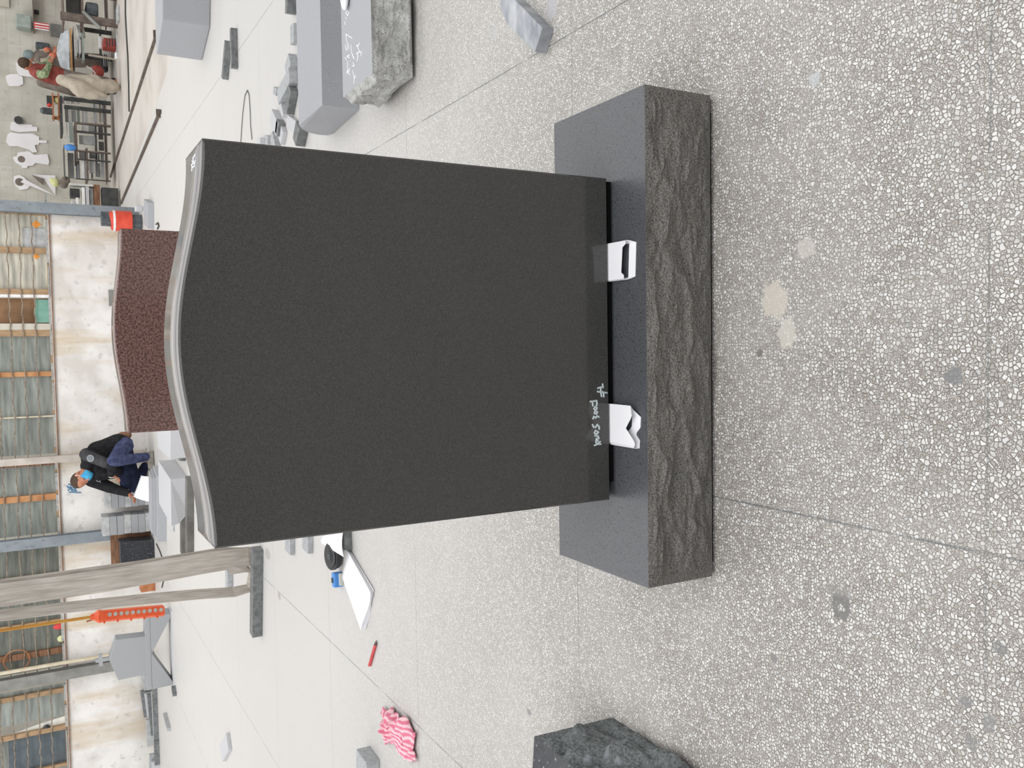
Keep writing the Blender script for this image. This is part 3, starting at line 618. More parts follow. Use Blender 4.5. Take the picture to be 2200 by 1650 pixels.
# pale block beyond the rails
zt4 = .34
b0 = G(475, 49); bl = G(456, 57); tl4 = G(347, 40, zt4); z4 = Y(351, 40, bl.y).z
P0, P1 = G(456, 57), G(474, 50); 
A0 = G(452, 58); A1 = G(475, 48)
zt4 = Y(347, 41, A0.y+.35).z
Ht = Y(348, 42, A0.y).z
pb = thing('granite_block', (A0.x+.5, A0.y+.3, 0), 'pale grey granite block standing alone beyond the long blocks, near the rails', 'stone block')
obj('body', MB().hexa([A0, A0+Vector((1.4, -.35, 0)), A0+Vector((1.5, .3, 0)), A0+Vector((-.17, .45, 0))], [A0+Vector((0, 0, Ht)), A0+Vector((1.4, -.35, Ht)), A0+Vector((1.5, .3, Ht)), A0+Vector((-.17, .45, Ht))]), 'grey_granite', pb, bevel=.012)
# ------------------------------------------------------------------ the front-left rock-faced block
fz = .26
f0 = G(1480, 1650); f1 = G(1150, 1548)
tz0 = .245
c1 = G(1148, 1580, tz0); c2 = G(1238, 1565, tz0)
# plan of the block: near corner hidden below the frame; right end is pitched
Rb, Rf = G(1270, 1543), G(1345, 1553)           # bottom of the pitched end, back and front corner
Tb, Tf = G(1148, 1584, .22), G(1300, 1541, .22)
ld = thing('granite_block', (-1.55, .55, 0), 'dark rock-faced granite block lying in the nearest corner of the floor', 'stone block')
Bk = [Vector((-1.385, .93, 0)), Vector((-1.17, .47, 0)), Vector((-1.08, .03, 0))]
# top face corners (z = .2)
hz = .20
tA_ = G(1148, 1582, hz); tB_ = G(1230, 1650, hz); dirF = (tB_-tA_).normalized()
g1 = G(1316, 1541, 0); g2 = G(1490, 1655, 0)
dF = (g2-g1).normalized(); bkdir = Vector((-dF.y, dF.x, 0)); bkdir = bkdir if bkdir.y > 0 else -bkdir
nearT = tA_+dF*.9
bA = Vector((tA_.x, tA_.y, 0)); 
face_top = [tA_, tA_+dF*1.1]; face_bot = [g1, g1+dF*1.0]
lft = Vector((-.9, .12, 0))
obj('body', MB().hexa([g1+bkdir*.10+lft*.0, g1+dF*1.0, g1+dF*1.0+lft, bA+lft], [tA_, tA_+dF*1.1, tA_+dF*1.1+lft, tA_+lft]), 'black_speckled', ld)
obj('pitched_face', MB().patch(tA_, tA_+dF*1.1, g1+dF*1.0, g1, 110, 44, rock(.07, 1.4, 2.0, 5.7, (.8, .5, .1), fade=.10, freq=4)), 'pitched_dark_granite_far', ld)

# ================================================================== AROUND THE SQUATTING PERSON
c = G(405, 1027); prof = [c, Vector((c.x, c.y, .193)), Vector((-1.994, 8.644, .193)), Y(384, 1125, 8.65), G(405, 1102)]
prof[3].y = 8.648
gb = thing('granite_block', (-1.7, 9.1, 0), 'pale grey granite block with cut lower corner, in front of the squatting person', 'stone block')
obj('body', MB().prism(prof, (.10, 1.03, 0)), 'pale_granite', gb, bevel=.003)
v = [G(366, 986, .19), G(366, 925, .19), G(337, 925, .19), G(339, 962, .19)]
v2 = [Vector((p.x, p.y, 0)) for p in v]
solo('granite_block', MB().hexa(v2, v), 'pale_granite', 'pale grey granite block half hidden by the brown headstone, beside the person', 'stone block', bevel=.003)
solo('stone_slab', strip((358, 1163), (358, 1022), .42, .118), 'grey_granite', 'thick grey slab at the bottom of the low pile at the person\'s feet', 'slab', 'low slab pile at the person\'s feet', bevel=.002)
A_, B_, n_, u_ = strip_pts((358, 1163), (358, 1022), .62, .125)
dv = (B_-A_).normalized(); pz = A_.lerp(B_, .5)+n_*.5; ang = math.atan2(dv.y, dv.x)
for k, (off, ln, dp, lb) in enumerate(((-.06, .84, .36, 'thin grey slab in the middle of the low pile at the person\'s feet'), (-.05, .80, .30, 'thin grey slab on top of the low pile at the person\'s feet'))):
    cc = pz+n_.normalized()*(off+.02); solo('stone_slab', MB().box((cc.x, cc.y, .118+.027*k+.0135), (ln, dp, .027), ang), 'grey_granite', lb, 'slab', 'low slab pile at the person\'s feet', bevel=.002)
solo('stone_strip', strip((401, 1193), (401, 1108), .13, .055), 'slab_wet_dark', 'dark wet granite strip on the floor left of the pale cut-cornered block', 'strip', 'dark strips by the pale block')
solo('stone_strip', strip((417, 1190), (417, 1030), .14, .072), 'slab_wet_dark', 'longer dark wet granite strip on the floor in front of the pale cut-cornered block', 'strip', 'dark strips by the pale block')
solo('stone_strip', strip((376, 1142), (376, 1129), .05, .02), 'offcut_granite', 'tiny grey offcut standing behind the dark wet strips', 'offcut')
solo('stone_slab', MB().hexa([G(399, 990), G(399, 972), G(393, 974), G(393, 988)], [G(399, 990)+Vector((0, .0, .05)), G(399, 972)+Vector((0, .0, .05)), G(393, 974)+Vector((0, .0, .05)), G(393, 988)+Vector((0, .0, .05))]), 'offcut_dark', 'dark stone piece between the two pale blocks', 'slab')
# stacks of slabs lying flat against the wall
def stack(x0, x1, y0, dp, ztop, n, lb, grp):
    h_ = ztop/n
    for k in range(n):
        j = random.uniform(-.006, .006)
        place = 'bottom' if k == 0 else 'top' if k == n-1 else ('second', 'third', 'fourth', 'fifth', 'sixth')[k-1]
        solo('granite_slab', MB().box(((x0+x1)/2+j, y0+dp/2+random.uniform(0, .01), h_*(k+.5)), (x1-x0, dp, h_-.003)), ('grey_granite_dark' if k % 3 else 'slab_grey_mid'), '%s slab of the %s' % (place, lb) if k in (0, n-1) else '%s slab from below in the %s' % (place, lb), 'slab', grp, bevel=.003)
stack(-2.72, -2.44, 12.18, .34, .68, 7, 'stack beside the black speckled block', 'slab stack by the black block')
stack(-2.33, -2.06, 12.24, .30, .63, 7, 'stack behind the squatting person\'s arm', 'slab stack behind the person')
solo('granite_block', MB().hexa([(-3.26, 12.02, 0), (-2.82, 12.02, 0), (-2.82, 12.35, 0), (-3.26, 12.35, 0)], [(-3.20, 12.04, .47), (-2.80, 12.04, .47), (-2.80, 12.33, .47), (-3.20, 12.33, .47)]), 'black_speckled', 'black granite block with white specks beside the grey sling', 'stone block', bevel=.006)
solo('wood_plank', MB().box((-3.0, 12.47, .28), (.46, .05, .56)), 'brown_wood', 'reddish brown wooden plank leaning behind the black speckled block', 'plank')
P = G(335, 1255); solo('stone_block', MB().box((P.x+.05, 12.2, .10), (.34, .22, .20)), 'rust_box', 'small brownish stone block behind the grey slings', 'stone block', bevel=.01)
P = G(345, 1216); solo('white_rag', MB().ell((P.x, P.y, .03), (.12, .05, .035)).ell((P.x-.1, P.y+.1, .05), (.05, .05, .05)), 'tarp_grey', 'crumpled pale sheet at the foot of the black speckled block', 'rag', remesh=.012)
# cable along the floor
pts = [G(*q) for q in ((345, 978), (340, 1000), (332, 1012))]+[G(*q)+Vector((0, 0, .008)) for q in ((338, 1185), (347, 1210), (352, 1240), (360, 1262))]
solo('cable', MB().tube([(p.x, p.y, .008) for p in [G(*q) for q in ((337, 1168), (345, 1185), (352, 1205), (357, 1225), (353, 1245), (349, 1262))]], .008, 6), 'cord', 'thin dark cable on the floor between the slab pile and the slings', 'cable')

# ------------------------------------------------------------------ the person squatting over a sheet of paper
pe = thing('person', (-1.55, 11.8, 0), 'person squatting in a black jacket, jeans and blue face mask, holding a white sheet', 'person')
def J(px, py, yy): return Y(px, py, yy)
hip = J(264, 957, 11.85); chest = J(210, 975, 11.82); neck = J(186, 1003, 11.80); head = J(175, 1026, 11.76)
shN = J(186, 976, 11.62); elN = J(240, 1000, 11.46); wrN = J(239, 1020, 11.55); hdN = J(256, 1029, 11.60)
shF = J(196, 1030, 11.98); elF = J(236, 1047, 11.95); wrF = J(275, 1060, 11.72); hdF = J(288, 1068, 11.64)
knN = J(243, 991, 11.45); anN = J(318, 981, 11.72); knF = J(290, 1045, 11.92); anF = J(312, 1002, 12.02)
hpN = J(268, 958, 11.74); hpF = J(266, 968, 11.98)
def hand(mb, wr, tip, side, curl, spread=.016):
    d = (tip-wr).normalized(); up = side.normalized(); nn = d.cross(up).normalized()
    mb.capsule(wr-d*.02, wr+d*.03, .026, .030)
    mb.ell(wr+d*.065, (.045, .040, .020), Matrix((d, up, nn)).transposed())
    for k, L in enumerate((.072, .082, .077, .060)):
        b0_ = wr+d*.10+up*(k-1.5)*spread; m_ = b0_+d*L*.55+nn*curl*.012; e_ = m_+d*L*.40+nn*curl*.035
        mb.capsule(b0_, m_, .0095, .0088, 8); mb.capsule(m_, e_, .0088, .0072, 8)
    t0 = wr+d*.05+up*.032; t1 = t0+d*.035+up*.022+nn*curl*.01; mb.capsule(t0, t1, .012, .0105, 8); mb.capsule(t1, t1+d*.035+nn*curl*.015, .0105, .0085, 8)
body = MB()
fdir = (J(192, 1034, 11.62)-head).normalized()           # where the face looks
upv = (head-neck).normalized(); upv = (upv-fdir*upv.dot(fdir)).normalized(); lft_ = upv.cross(fdir).normalized()
HR = Matrix((lft_, fdir, upv)).transposed()
body.ell(head+upv*.02, (.078, .098, .112), HR, 18, 12); body.ell(head+fdir*.03-upv*.05, (.062, .072, .075), HR)
body.ell(head+fdir*.105-upv*.02, (.014, .022, .026), HR)                      # nose
for s in (-1, 1):
    body.ell(head+lft_*s*.080-upv*.01-fdir*.008, (.012, .022, .034), HR)      # ears
    body.ell(head+lft_*s*.032+fdir*.088+upv*.012, (.018, .010, .009), HR)     # eyelids and brow
body.ell(head+fdir*.098-upv*.066, (.028, .012, .012), HR)                     # mouth
HEADN = len(body.v)
for v_ in body.v: v_.xyz = head+(v_-head)*1.16
body.capsule(head-upv*.06, neck-upv*.02, .058, .066); body.capsule(neck, chest, .07, .12); body.capsule(chest, hip, .12, .12)
for s_, e_, w_ in ((shN, elN, wrN), (shF, elF, wrF)): body.capsule(neck, s_, .06, .055); body.capsule(s_, e_, .048, .040); body.capsule(e_, w_, .040, .027)
for h_, k_, a_ in ((hpN, knN, anN), (hpF, knF, anF)): body.capsule(hip, h_, .10, .085); body.capsule(h_, k_, .080, .056); body.capsule(k_, a_, .055, .036); body.capsule(a_, a_+Vector((-.12, -.03, -.02)), .036, .03)
hand(body, wrN, hdN, Vector((.3, -.4, .6)), 1); hand(body, wrF, hdF, Vector((.2, -.7, .5)), 1.4)
obj('body', body, 'skin', pe, remesh=.008)
hair = MB(); hair.ell(head+upv*.044-fdir*.018, (.098, .116, .120), HR, 18, 12); obj('hair', hair, 'hair', pe, smooth=True)
msk = MB(); cm = head+fdir*.066-upv*.058
msk.patch(cm+lft_*.088+upv*.052, cm-lft_*.088+upv*.052, cm-lft_*.070-upv*.065, cm+lft_*.070-upv*.065, 10, 8, lambda u, v, p: fdir*(.075*math.sin(u*math.pi)**.7*(.75+.35*math.sin(v*math.pi))))
mk = obj('face_mask', msk, 'mask_blue', pe, solid=.004, smooth=True)
for s in (-1, 1): obj('ear_loop', MB().tube([cm+lft_*s*.088+upv*.045, head+lft_*s*.100+fdir*.02, head+lft_*s*.106-fdir*.012+upv*.012], .003, 5), 'white_trim', mk)
jk = MB()
jk.capsule(neck+Vector((.015, .0, -.02)), chest, .105, .165); jk.capsule(chest, hip+Vector((.03, 0, .05)), .165, .150); jk.capsule(shN, shF, .088, .088)
jk.capsule(chest+Vector((.06, -.03, .02)), hip+Vector((.05, -.06, .06)), .12, .11)
jk.tube([neck+upv*.035, neck-upv*.01], [.078, .095], 16)
jk.capsule(shN, elN, .092, .072); jk.capsule(elN, wrN, .070, .046); jk.capsule(shF, elF, .105, .084); jk.capsule(elF, wrF-(wrF-elF).normalized()*.01, .082, .054)
jk.capsule(J(208, 1012, 11.84), J(246, 1012, 11.84), .15, .11)
jo = obj('jacket', jk, 'black_cloth', pe, remesh=.012)
pan = MB(); pan.capsule(shN+Vector((0, -.012, .01)), shN.lerp(elN, .78)+Vector((0, -.012, .004)), .086, .072); obj('sleeve_panel', pan, 'grey_cloth', jo, smooth=True)
Lg = shN.lerp(elN, .28)+Vector((-.0, -.092, .045)); lg = MB(); nrm = Vector((0, -.9, .45)).normalized(); ax = Vector((1, 0, 0)); ay = nrm.cross(ax)
for r_ in (.045, .030): lg.stroke([Lg+(ax*math.cos(a_)+ay*math.sin(a_))*r_ for a_ in [k*math.pi/10 for k in range(21)]], .008, nrm, .004)
for a_ in (.3, 1.4, 2.5): lg.stroke([Lg+(ax*math.cos(a_)+ay*math.sin(a_))*.04, Lg-(ax*math.cos(a_)+ay*math.sin(a_))*.04], .007, nrm, .004)
obj('sleeve_badge', lg, 'logo_grey', jo)
Lc = J(207, 1032, 11.74); obj('chest_mark', MB().stroke([Lc, Lc+Vector((-.02, -.01, -.02)), Lc+Vector((-.01, -.01, -.045)), Lc+Vector((-.035, -.01, -.05))], .009, (-.3, -.9, .2), .004), 'logo_grey', jo)
obj('cuff', MB().capsule(wrN-(wrN-elN).normalized()*.012, wrN+(wrN-elN).normalized()*.012, .040, .040), 'white_trim', jo, smooth=True)
dn_ = MB(); dn_.capsule(hip, hpN, .15, .125); dn_.capsule(hpN, knN, .122, .086); dn_.capsule(knN, anN+(knN-anN).normalized()*.03, .088, .066); dn_.capsule(hip, hpF, .13, .12)
obj('jeans', dn_, 'denim', pe, remesh=.012)
df = MB(); df.capsule(hpF, knF, .125, .095); df.capsule(knF, anF, .09, .07); df.capsule(hpF+Vector((0, -.05, 0)), knF+Vector((.05, -.03, .12)), .11, .085)
obj('jeans_leg', df, 'denim_shaded', pe, remesh=.012)
for nm_, a_, dx in (('shoe', anN, Vector((-.17, -.05, 0))), ('shoe', anF, Vector((-.16, -.04, 0)))):
    sh = MB(); f0_ = Vector((a_.x+.03, a_.y, .05)); sh.capsule(f0_, f0_+dx, .05, .045); sh.capsule(Vector((a_.x, a_.y, max(.08, a_.z))), f0_, .052, .05); sh.box((f0_.x+dx.x/2, f0_.y+dx.y/2, .016), (.27, .095, .03), math.atan2(dx.y, dx.x)); obj(nm_, sh, 'shoe_grey', pe, remesh=.010)
pc = J(268, 938, 11.86); obj('belt_pouch', MB().capsule(pc+Vector((.02, 0, .04)), pc+Vector((.02, 0, -.04)), .05, .055), 'brown_wood', pe, smooth=True)
# sheet of paper in the far hand
q = [J(286, 1067, 11.58), J(303, 1021, 11.46), J(317, 1024, 11.02), J(323, 1080, 11.0)]
sheet = MB().patch(q[0], q[1], q[2], q[3], 8, 8, lambda u, v, p: Vector((0, -.02*math.sin(u*math.pi), .012*math.sin(v*math.pi*1.3))))
solo('paper_sheet', sheet, 'paper', 'white paper sheet held low by the squatting person', 'paper', solid=.0015, smooth=True)
# blue painted character on the wall
bl_ = MB()
for st in ([(148, 1040), (157, 1044), (162, 1050)], [(144, 1044), (152, 1051), (164, 1054)], [(146, 1053), (160, 1046), (172, 1044)], [(152, 1046), (155, 1056), (162, 1058)], [(149, 1057), (173, 1058)], [(160, 1050), (160, 1057)], [(146, 1048), (152, 1046)]):
    bl_.chalk([Y(*p, WY+.008) for p in st], .030)
solo('painted_mark', bl_, 'blue_paint_mark', 'blue painted character on the low white wall beside the person\'s head', 'painted mark')

# ================================================================== HOUSE-SHAPED MONUMENT WITH CROSS
HY = 10.35
mo = thing('monument', (-3.96, HY+.1, .02), 'grey house-shaped granite monument with small cross on its peaked top', 'monument')
obj('upper_body', MB().prism([(-4.235, HY, .335), (-3.735, HY, .335), (-3.717, HY, .685), (-3.965, HY, .769), (-4.249, HY, .674)], (.03, .13, 0)), 'grey_granite_dark', mo, bevel=.003)
obj('foot', MB().prism([(-4.45, HY-.01, .272), (-4.44, HY-.01, .02), (-4.40, HY-.01, .02), (-3.972, HY-.01, .265), (-3.53, HY-.01, .02), (-3.487, HY-.01, .02), (-3.475, HY-.01, .272)], (.03, .19, 0)), 'grey_granite_dark', mo, bevel=.002)
obj('step', MB().prism([(-4.45, HY-.01, .274), (-3.475, HY-.01, .274), (-3.475, HY-.01, .338), (-4.45, HY-.01, .338)], (.03, .19, 0)), 'grey_granite_dark', mo, bevel=.004)
cr_ = MB().prism([(-3.965+x_, HY+.05, z_) for x_, z_ in ((-.022, .76), (.022, .76), (.022, .842), (.075, .842), (.075, .888), (.022, .888), (.022, .925), (-.022, .925), (-.022, .888), (-.075, .888), (-.075, .842), (-.022, .842))], (0, .04, 0)); obj('cross', cr_, 'grey_granite_dark', mo)
solo('stone_strip', MB().box((-3.95, HY+.08, .0095), (1.0, .22, .019)), 'pale_granite', 'thin pale strip under the feet of the house-shaped monument', 'strip')
solo('stone_strip', strip((380, 1490), (377, 1472), .05, .05), 'offcut_dark', 'short dark offcut beside the left foot of the house-shaped monument', 'offcut')
# thin offcuts piled along the wall, left part
i = 0
rows = [((333, 1480), (326, 1440), .05, .02, 'offcut_granite'), ((325, 1505), (310, 1448), .05, .06, 'slab_grey_mid'), ((320, 1540), (312, 1484), .06, .07, 'offcut_dark'), ((326, 1555), (318, 1490), .06, .05, 'pale_granite'),
        ((331, 1580), (322, 1492), .06, .04, 'offcut_dark'), ((335, 1592), (330, 1487), .06, .03, 'pale_granite'), ((338, 1590), (333, 1475), .05, .045, 'offcut_dark'), ((327, 1602), (324, 1545), .05, .07, 'slab_grey_mid'),
        ((338, 1644), (336, 1592), .05, .035, 'offcut_dark'), ((330, 1650), (330, 1620), .05, .06, 'offcut_granite'), ((334, 1668), (333, 1636), .06, .05, 'pale_granite'), ((329, 1478), (327, 1462), .04, .05, 'offcut_dark')]
names_ = ['grey offcut of the wall-foot pile directly behind the monument foot', 'long mid-grey offcut leaning at the wall behind the monument', 'dark offcut at the wall, start of the pile left of the monument', 'pale thin offcut in the upper layer of the wall-foot pile',
          'dark long offcut in the middle of the wall-foot pile', 'pale long offcut along the front of the wall-foot pile', 'dark long offcut lying frontmost in the wall-foot pile', 'mid-grey offcut at the left end of the main wall-foot pile',
          'dark offcut lying left of the main wall-foot pile', 'grey offcut by the wall near the left edge of the picture', 'pale offcut at the very left edge by the wall', 'tiny dark offcut under the monument\'s left step']
def lean(p1, p2, yy, dp, h):
    """offcut lying higher in the pile, its front edge at depth yy"""
    a_, b_ = Y(*p1, yy), Y(*p2, yy); a_.z = max(a_.z, 0); b_.z = max(b_.z, 0); n_ = Vector((0, dp, 0)); u = Vector((0, 0, h))
    low = lambda p: Vector((p.x, p.y, 0))                   # rests on the rest of the pile, down to the floor
    return MB().hexa([low(a_), low(b_), low(b_+n_), low(a_+n_)], [a_+u, b_+u, b_+n_+u, a_+n_+u])
for k, ((a_, b_, dp, h_, m_), lb) in enumerate(zip(rows, names_)):
    yy_ = 12.64-dp-max(0, min(4, ((a_[0]+b_[0])/2-318)*.2))*.085
    solo('stone_offcut', lean(a_, b_, yy_, dp, h_), m_, lb, 'offcut', 'thin offcuts along the wall', bevel=.002)
solo('stone_offcut', strip((367, 1563), (358, 1530), .05, .05), 'offcut_granite', 'bent grey offcut lying alone left of the monument', 'offcut', bevel=.003)
solo('stone_offcut', strip((499, 1610), (485, 1635), .16, .035), 'pale_granite', 'small pale offcut lying alone on the far left floor', 'offcut', bevel=.003)
solo('stone_block', strip((816, 1672), (816, 1632), .16, .075), 'offcut_granite', 'small grey stone block at the left edge beyond the pink towel', 'stone block', bevel=.004)

# ================================================================== SLINGS, PENDANT
SYY = 5.32
def sl(px, py, yy=SYY): return Y(px, py, yy)
sg = thing('lifting_sling', (sl(548, 1215).x, SYY, 0), 'worn grey webbing lifting sling hanging to the floor in a loop', 'sling')
wide = [(-420, 1330), (0, 1279), (120, 1263), (240, 1245), (360, 1224), (450, 1208), (510, 1200), (534, 1197)]
P_ = [sl(*p) for p in wide]; Wd = [Vector((.080, .015, 0))]*6+[Vector((.074, .01, 0)), Vector((.07, .01, 0))]
P_ += [P_[-1]+Vector((0, .025, -.028)), P_[-1]+Vector((.0, .05, -.02)), P_[-1]+Vector((0, .06, .03)), sl(480, 1202)+Vector((.015, .05, 0)), sl(300, 1232)+Vector((.015, .05, 0)), sl(0, 1276)+Vector((.02, .05, 0)), sl(-420, 1327)+Vector((.02, .05, 0))]
Wd += [Vector((.07, .01, 0))]*7
obj('strap', MB().ribbon(P_, Wd, .007), 'sling_webbing', sg)
nar = [(-420, 1368), (0, 1320), (150, 1302), (300, 1286), (420, 1275), (500, 1270), (534, 1261), (549, 1246), (551, 1232), (541, 1222), (522, 1218), (490, 1221)]
P_ = [sl(*p)+Vector((0, -.03, 0)) for p in nar]; P_ = [Vector((p.x, p.y, max(p.z, .045))) for p in P_]
Wd = [Vector((.026, .05, 0))]*5+[Vector((.022, .06, 0)), Vector((.012, .065, .01)), Vector((.008, .07, .01)), Vector((.008, .07, 0)), Vector((.01, .07, 0)), Vector((.02, .06, 0)), Vector((.03, .05, 0))]
obj('strap', MB().ribbon(P_, Wd, .007), 'sling_webbing', sg)
solo('stone_strip', strip((564, 1367), (566, 1182), .10, .078), 'offcut_dark', 'long dark granite strip on the floor under the sling loop', 'strip', bevel=.002)
solo('stone_strip', strip((501, 1268), (501, 1228), .10, .05), 'offcut_granite', 'short grey granite strip behind the sling loop', 'strip', bevel=.002)
# crane pendant
PY_ = 6.0
pt = Y(203, 1325, PY_); pb_ = Y(353, 1311, PY_)
pd = thing('pendant_controller', (pb_.x, PY_, pb_.z), 'orange crane pendant controller with a column of round buttons, hanging beside the slings', 'controller')
dv = (pt-pb_).normalized(); Lp = (pt-pb_).length
bd = MB(); xa_ = Vector((1, 0, 0)); 
def cs(p, wx, wy): return [p+Vector((sx_*wx, sy_*wy, 0)) for sx_, sy_ in ((-1, -.6), (-.6, -1), (.6, -1), (1, -.6), (1, .6), (.6, 1), (-.6, 1), (-1, .6))]
rings = [cs(pb_, .036, .03), cs(pb_+dv*.015, .044, .038), cs(pb_+dv*(Lp-.07), .044, .038), cs(pb_+dv*(Lp-.03), .050, .042), cs(pb_+dv*Lp, .028, .024), cs(pb_+dv*(Lp+.03), .018, .018)]
vs = [q for r_ in rings for q in r_]; fs = [(i*8+k, i*8+(k+1) % 8, i*8+8+(k+1) % 8, i*8+8+k) for i in range(5) for k in range(8)]+[tuple(range(7, -1, -1)), tuple(40+k for k in range(8))]
obj('housing', bd.add(vs, fs), 'orange_plastic', pd, bevel=.003)
for k in range(10):
    cpt = pb_+dv*(.03+k*(Lp-.14)/9)+Vector((.016, -.037, 0)); obj('button', MB().tube([cpt, cpt+Vector((.004, -.008, 0))], .0155, 14), 'button_grey', pd)
for k in range(5):
    cpt = pb_+dv*(.06+k*.1)+Vector((-.046, -.01, 0)); obj('rib', MB().box(cpt, (.014, .05, .012)), 'orange_plastic', pd)
cb = [pt+dv*.02, Y(120, 1337, PY_), Y(0, 1355, PY_), Y(-420, 1392, PY_)]
obj('cable', MB().tube(cb, .013, 8), 'yellow_cable', pd); obj('hook', MB().tube([pt+Vector((-.02, 0, .01)), pt+Vector((-.03, 0, .06))], .008, 6), 'rust_box', pd)

# ================================================================== SMALL THINGS ON THE FLOOR, LEFT
solo('stone_offcut', strip((634, 1192), (634, 1150), .13, .035), 'offcut_granite', 'small grey offcut left of the headstone, the farther of two alike', 'offcut', 'pair of offcuts by the headstone', bevel=.002)
solo('stone_offcut', strip((673, 1189), (673, 1148), .13, .035), 'offcut_granite', 'small grey offcut left of the headstone, the one nearer the tape measure', 'offcut', 'pair of offcuts by the headstone', bevel=.002)
# tape measure: leather case and blue tape
tm0 = G(728, 1195)
tp = thing('tape_reel', (tm0.x, tm0.y, 0), 'black round tape reel lying on its side with a blue handle by the papers', 'tape measure')
ctr = G(724, 1196, .03)
n1 = Vector((.03, -.22, 1)).normalized(); ax = Vector((1, .1, 0)); ax = (ax-n1*ax.dot(n1)).normalized(); ay = n1.cross(ax)
ctr = Vector((ctr.x, ctr.y+.03, .048))
def disc(c0, rx, ry, n=28): return [c0+ax*math.cos(2*math.pi*k/n)*rx+ay*math.sin(2*math.pi*k/n)*ry for k in range(n)]
mbd = MB(); 
for a0, a1, r0 in ((-.026, -.006, .074), (-.006, .012, .080), (.012, .018, .066), (.018, .021, .034)): mbd.prism(disc(ctr+n1*a0, r0, r0*.92), n1*(a1-a0))
obj('case', mbd, 'black_plastic', tp, bevel=.004); obj('hub', MB().prism(disc(ctr+n1*.021, .018, .018), n1*.003), 'dark_steel', tp)
h0 = G(735, 1232); hb = MB().box((h0.x-.035, h0.y+.015, .026), (.085, .05, .052), .12); obj('handle', hb, 'blue_plastic', tp, bevel=.008)
obj('handle_foot', MB().box((h0.x-.03, h0.y-.012, .012), (.07, .02, .024), .12), 'bucket_white', tp, bevel=.004); obj('lock_button', MB().box((h0.x-.035, h0.y+.012, .055), (.028, .02, .008), .12), 'dark_steel', tp)
# papers
def paper_stack(pix, n, lb, z0=.0):
    ps = [G(*p) for p in pix]; cen = sum(ps, Vector())/4
    for k in range(n):
        t_ = (n-1-k)*.014
        q = [cen+Matrix.Rotation(t_+random.uniform(-.008, .008), 3, 'Z')@(p-cen) for p in ps]
        fn = lambda u, v, p, k=k: Vector((0, 0, z0+.006*k+.018*max(0, u-.55)+.020*max(0, .25-u)+.004*math.sin(u*6+k)+.001))
        solo('paper_sheet', MB().patch(*q, 10, 6, fn), 'paper', lb % ('top' if k == n-1 else 'bottom' if k == 0 else ('second', 'third', 'fourth')[k-1]), 'paper', 'loose papers beside the tape reel', solid=.001, smooth=True)
paper_stack(((754, 1178), (746, 1240), (786, 1352), (806, 1272)), 4, '%s sheet of the white papers beside the tape reel')
solo('paper_sheet', MB().patch(G(712, 1148), G(712, 1166), G(760, 1194), G(758, 1140), 8, 6, lambda u, v, p: Vector((0, 0, .055+.01*math.sin(u*3)))), 'paper', 'white paper sheet propped partly behind the headstone edge', 'paper', solid=.001, smooth=True)
P = G(757, 1160); solo('stone_block', MB().box((P.x+.05, P.y+.07, .022), (.22, .12, .044), .1), 'offcut_dark', 'dark grey block under the sheet at the headstone edge', 'stone block', bevel=.003)
# red pencil
pa_, pb2 = G(812, 1376), G(797, 1429); dpn = (pb2-pa_).normalized(); r_ = .0085
pn = thing('pencil', (pa_+pb2)/2, 'red carpenter pencil lying on the floor before the pink towel', 'pencil')
obj('shaft', MB().tube([pa_+dpn*.03+Vector((0, 0, r_)), pb2+Vector((0, 0, r_))], r_, 6), 'red_pencil', pn); obj('tip', MB().tube([pa_+Vector((0, 0, r_)), pa_+dpn*.03+Vector((0, 0, r_))], [.002, r_], 6), 'pencil_tip', pn)
# pink towel
T0, T1, T2, T3 = G(834, 1516), G(892, 1560), G(906, 1650), G(836, 1592)
def crumple(u, v, p):
    q = Vector((p.x*9, p.y*9, 1.7)); h = .040*abs(noise.noise(q))+.060*abs(noise.noise(q*1.7+Vector((3, 1, 0))))+.022*noise.noise(q*3.6)
    e = min(1, 7*min(u, 1-u, v, 1-v)); k = .6+.4*math.sin(u*4+v*3)
    return Vector((.055*noise.noise(q*1.6+Vector((9, 0, 0)))+.02*math.sin(v*9)*(1-e), .065*noise.noise(q*1.4+Vector((0, 9, 0))), .006+(.022+h*1.5*k)*(.25+.75*e)))
solo('towel', MB().patch(T0, T1, T2+Vector((-.0, .03, 0)), T3, 70, 70, crumple), 'pink_towel', 'crumpled pink striped towel on the floor at the left', 'towel', smooth=True, solid=.003)

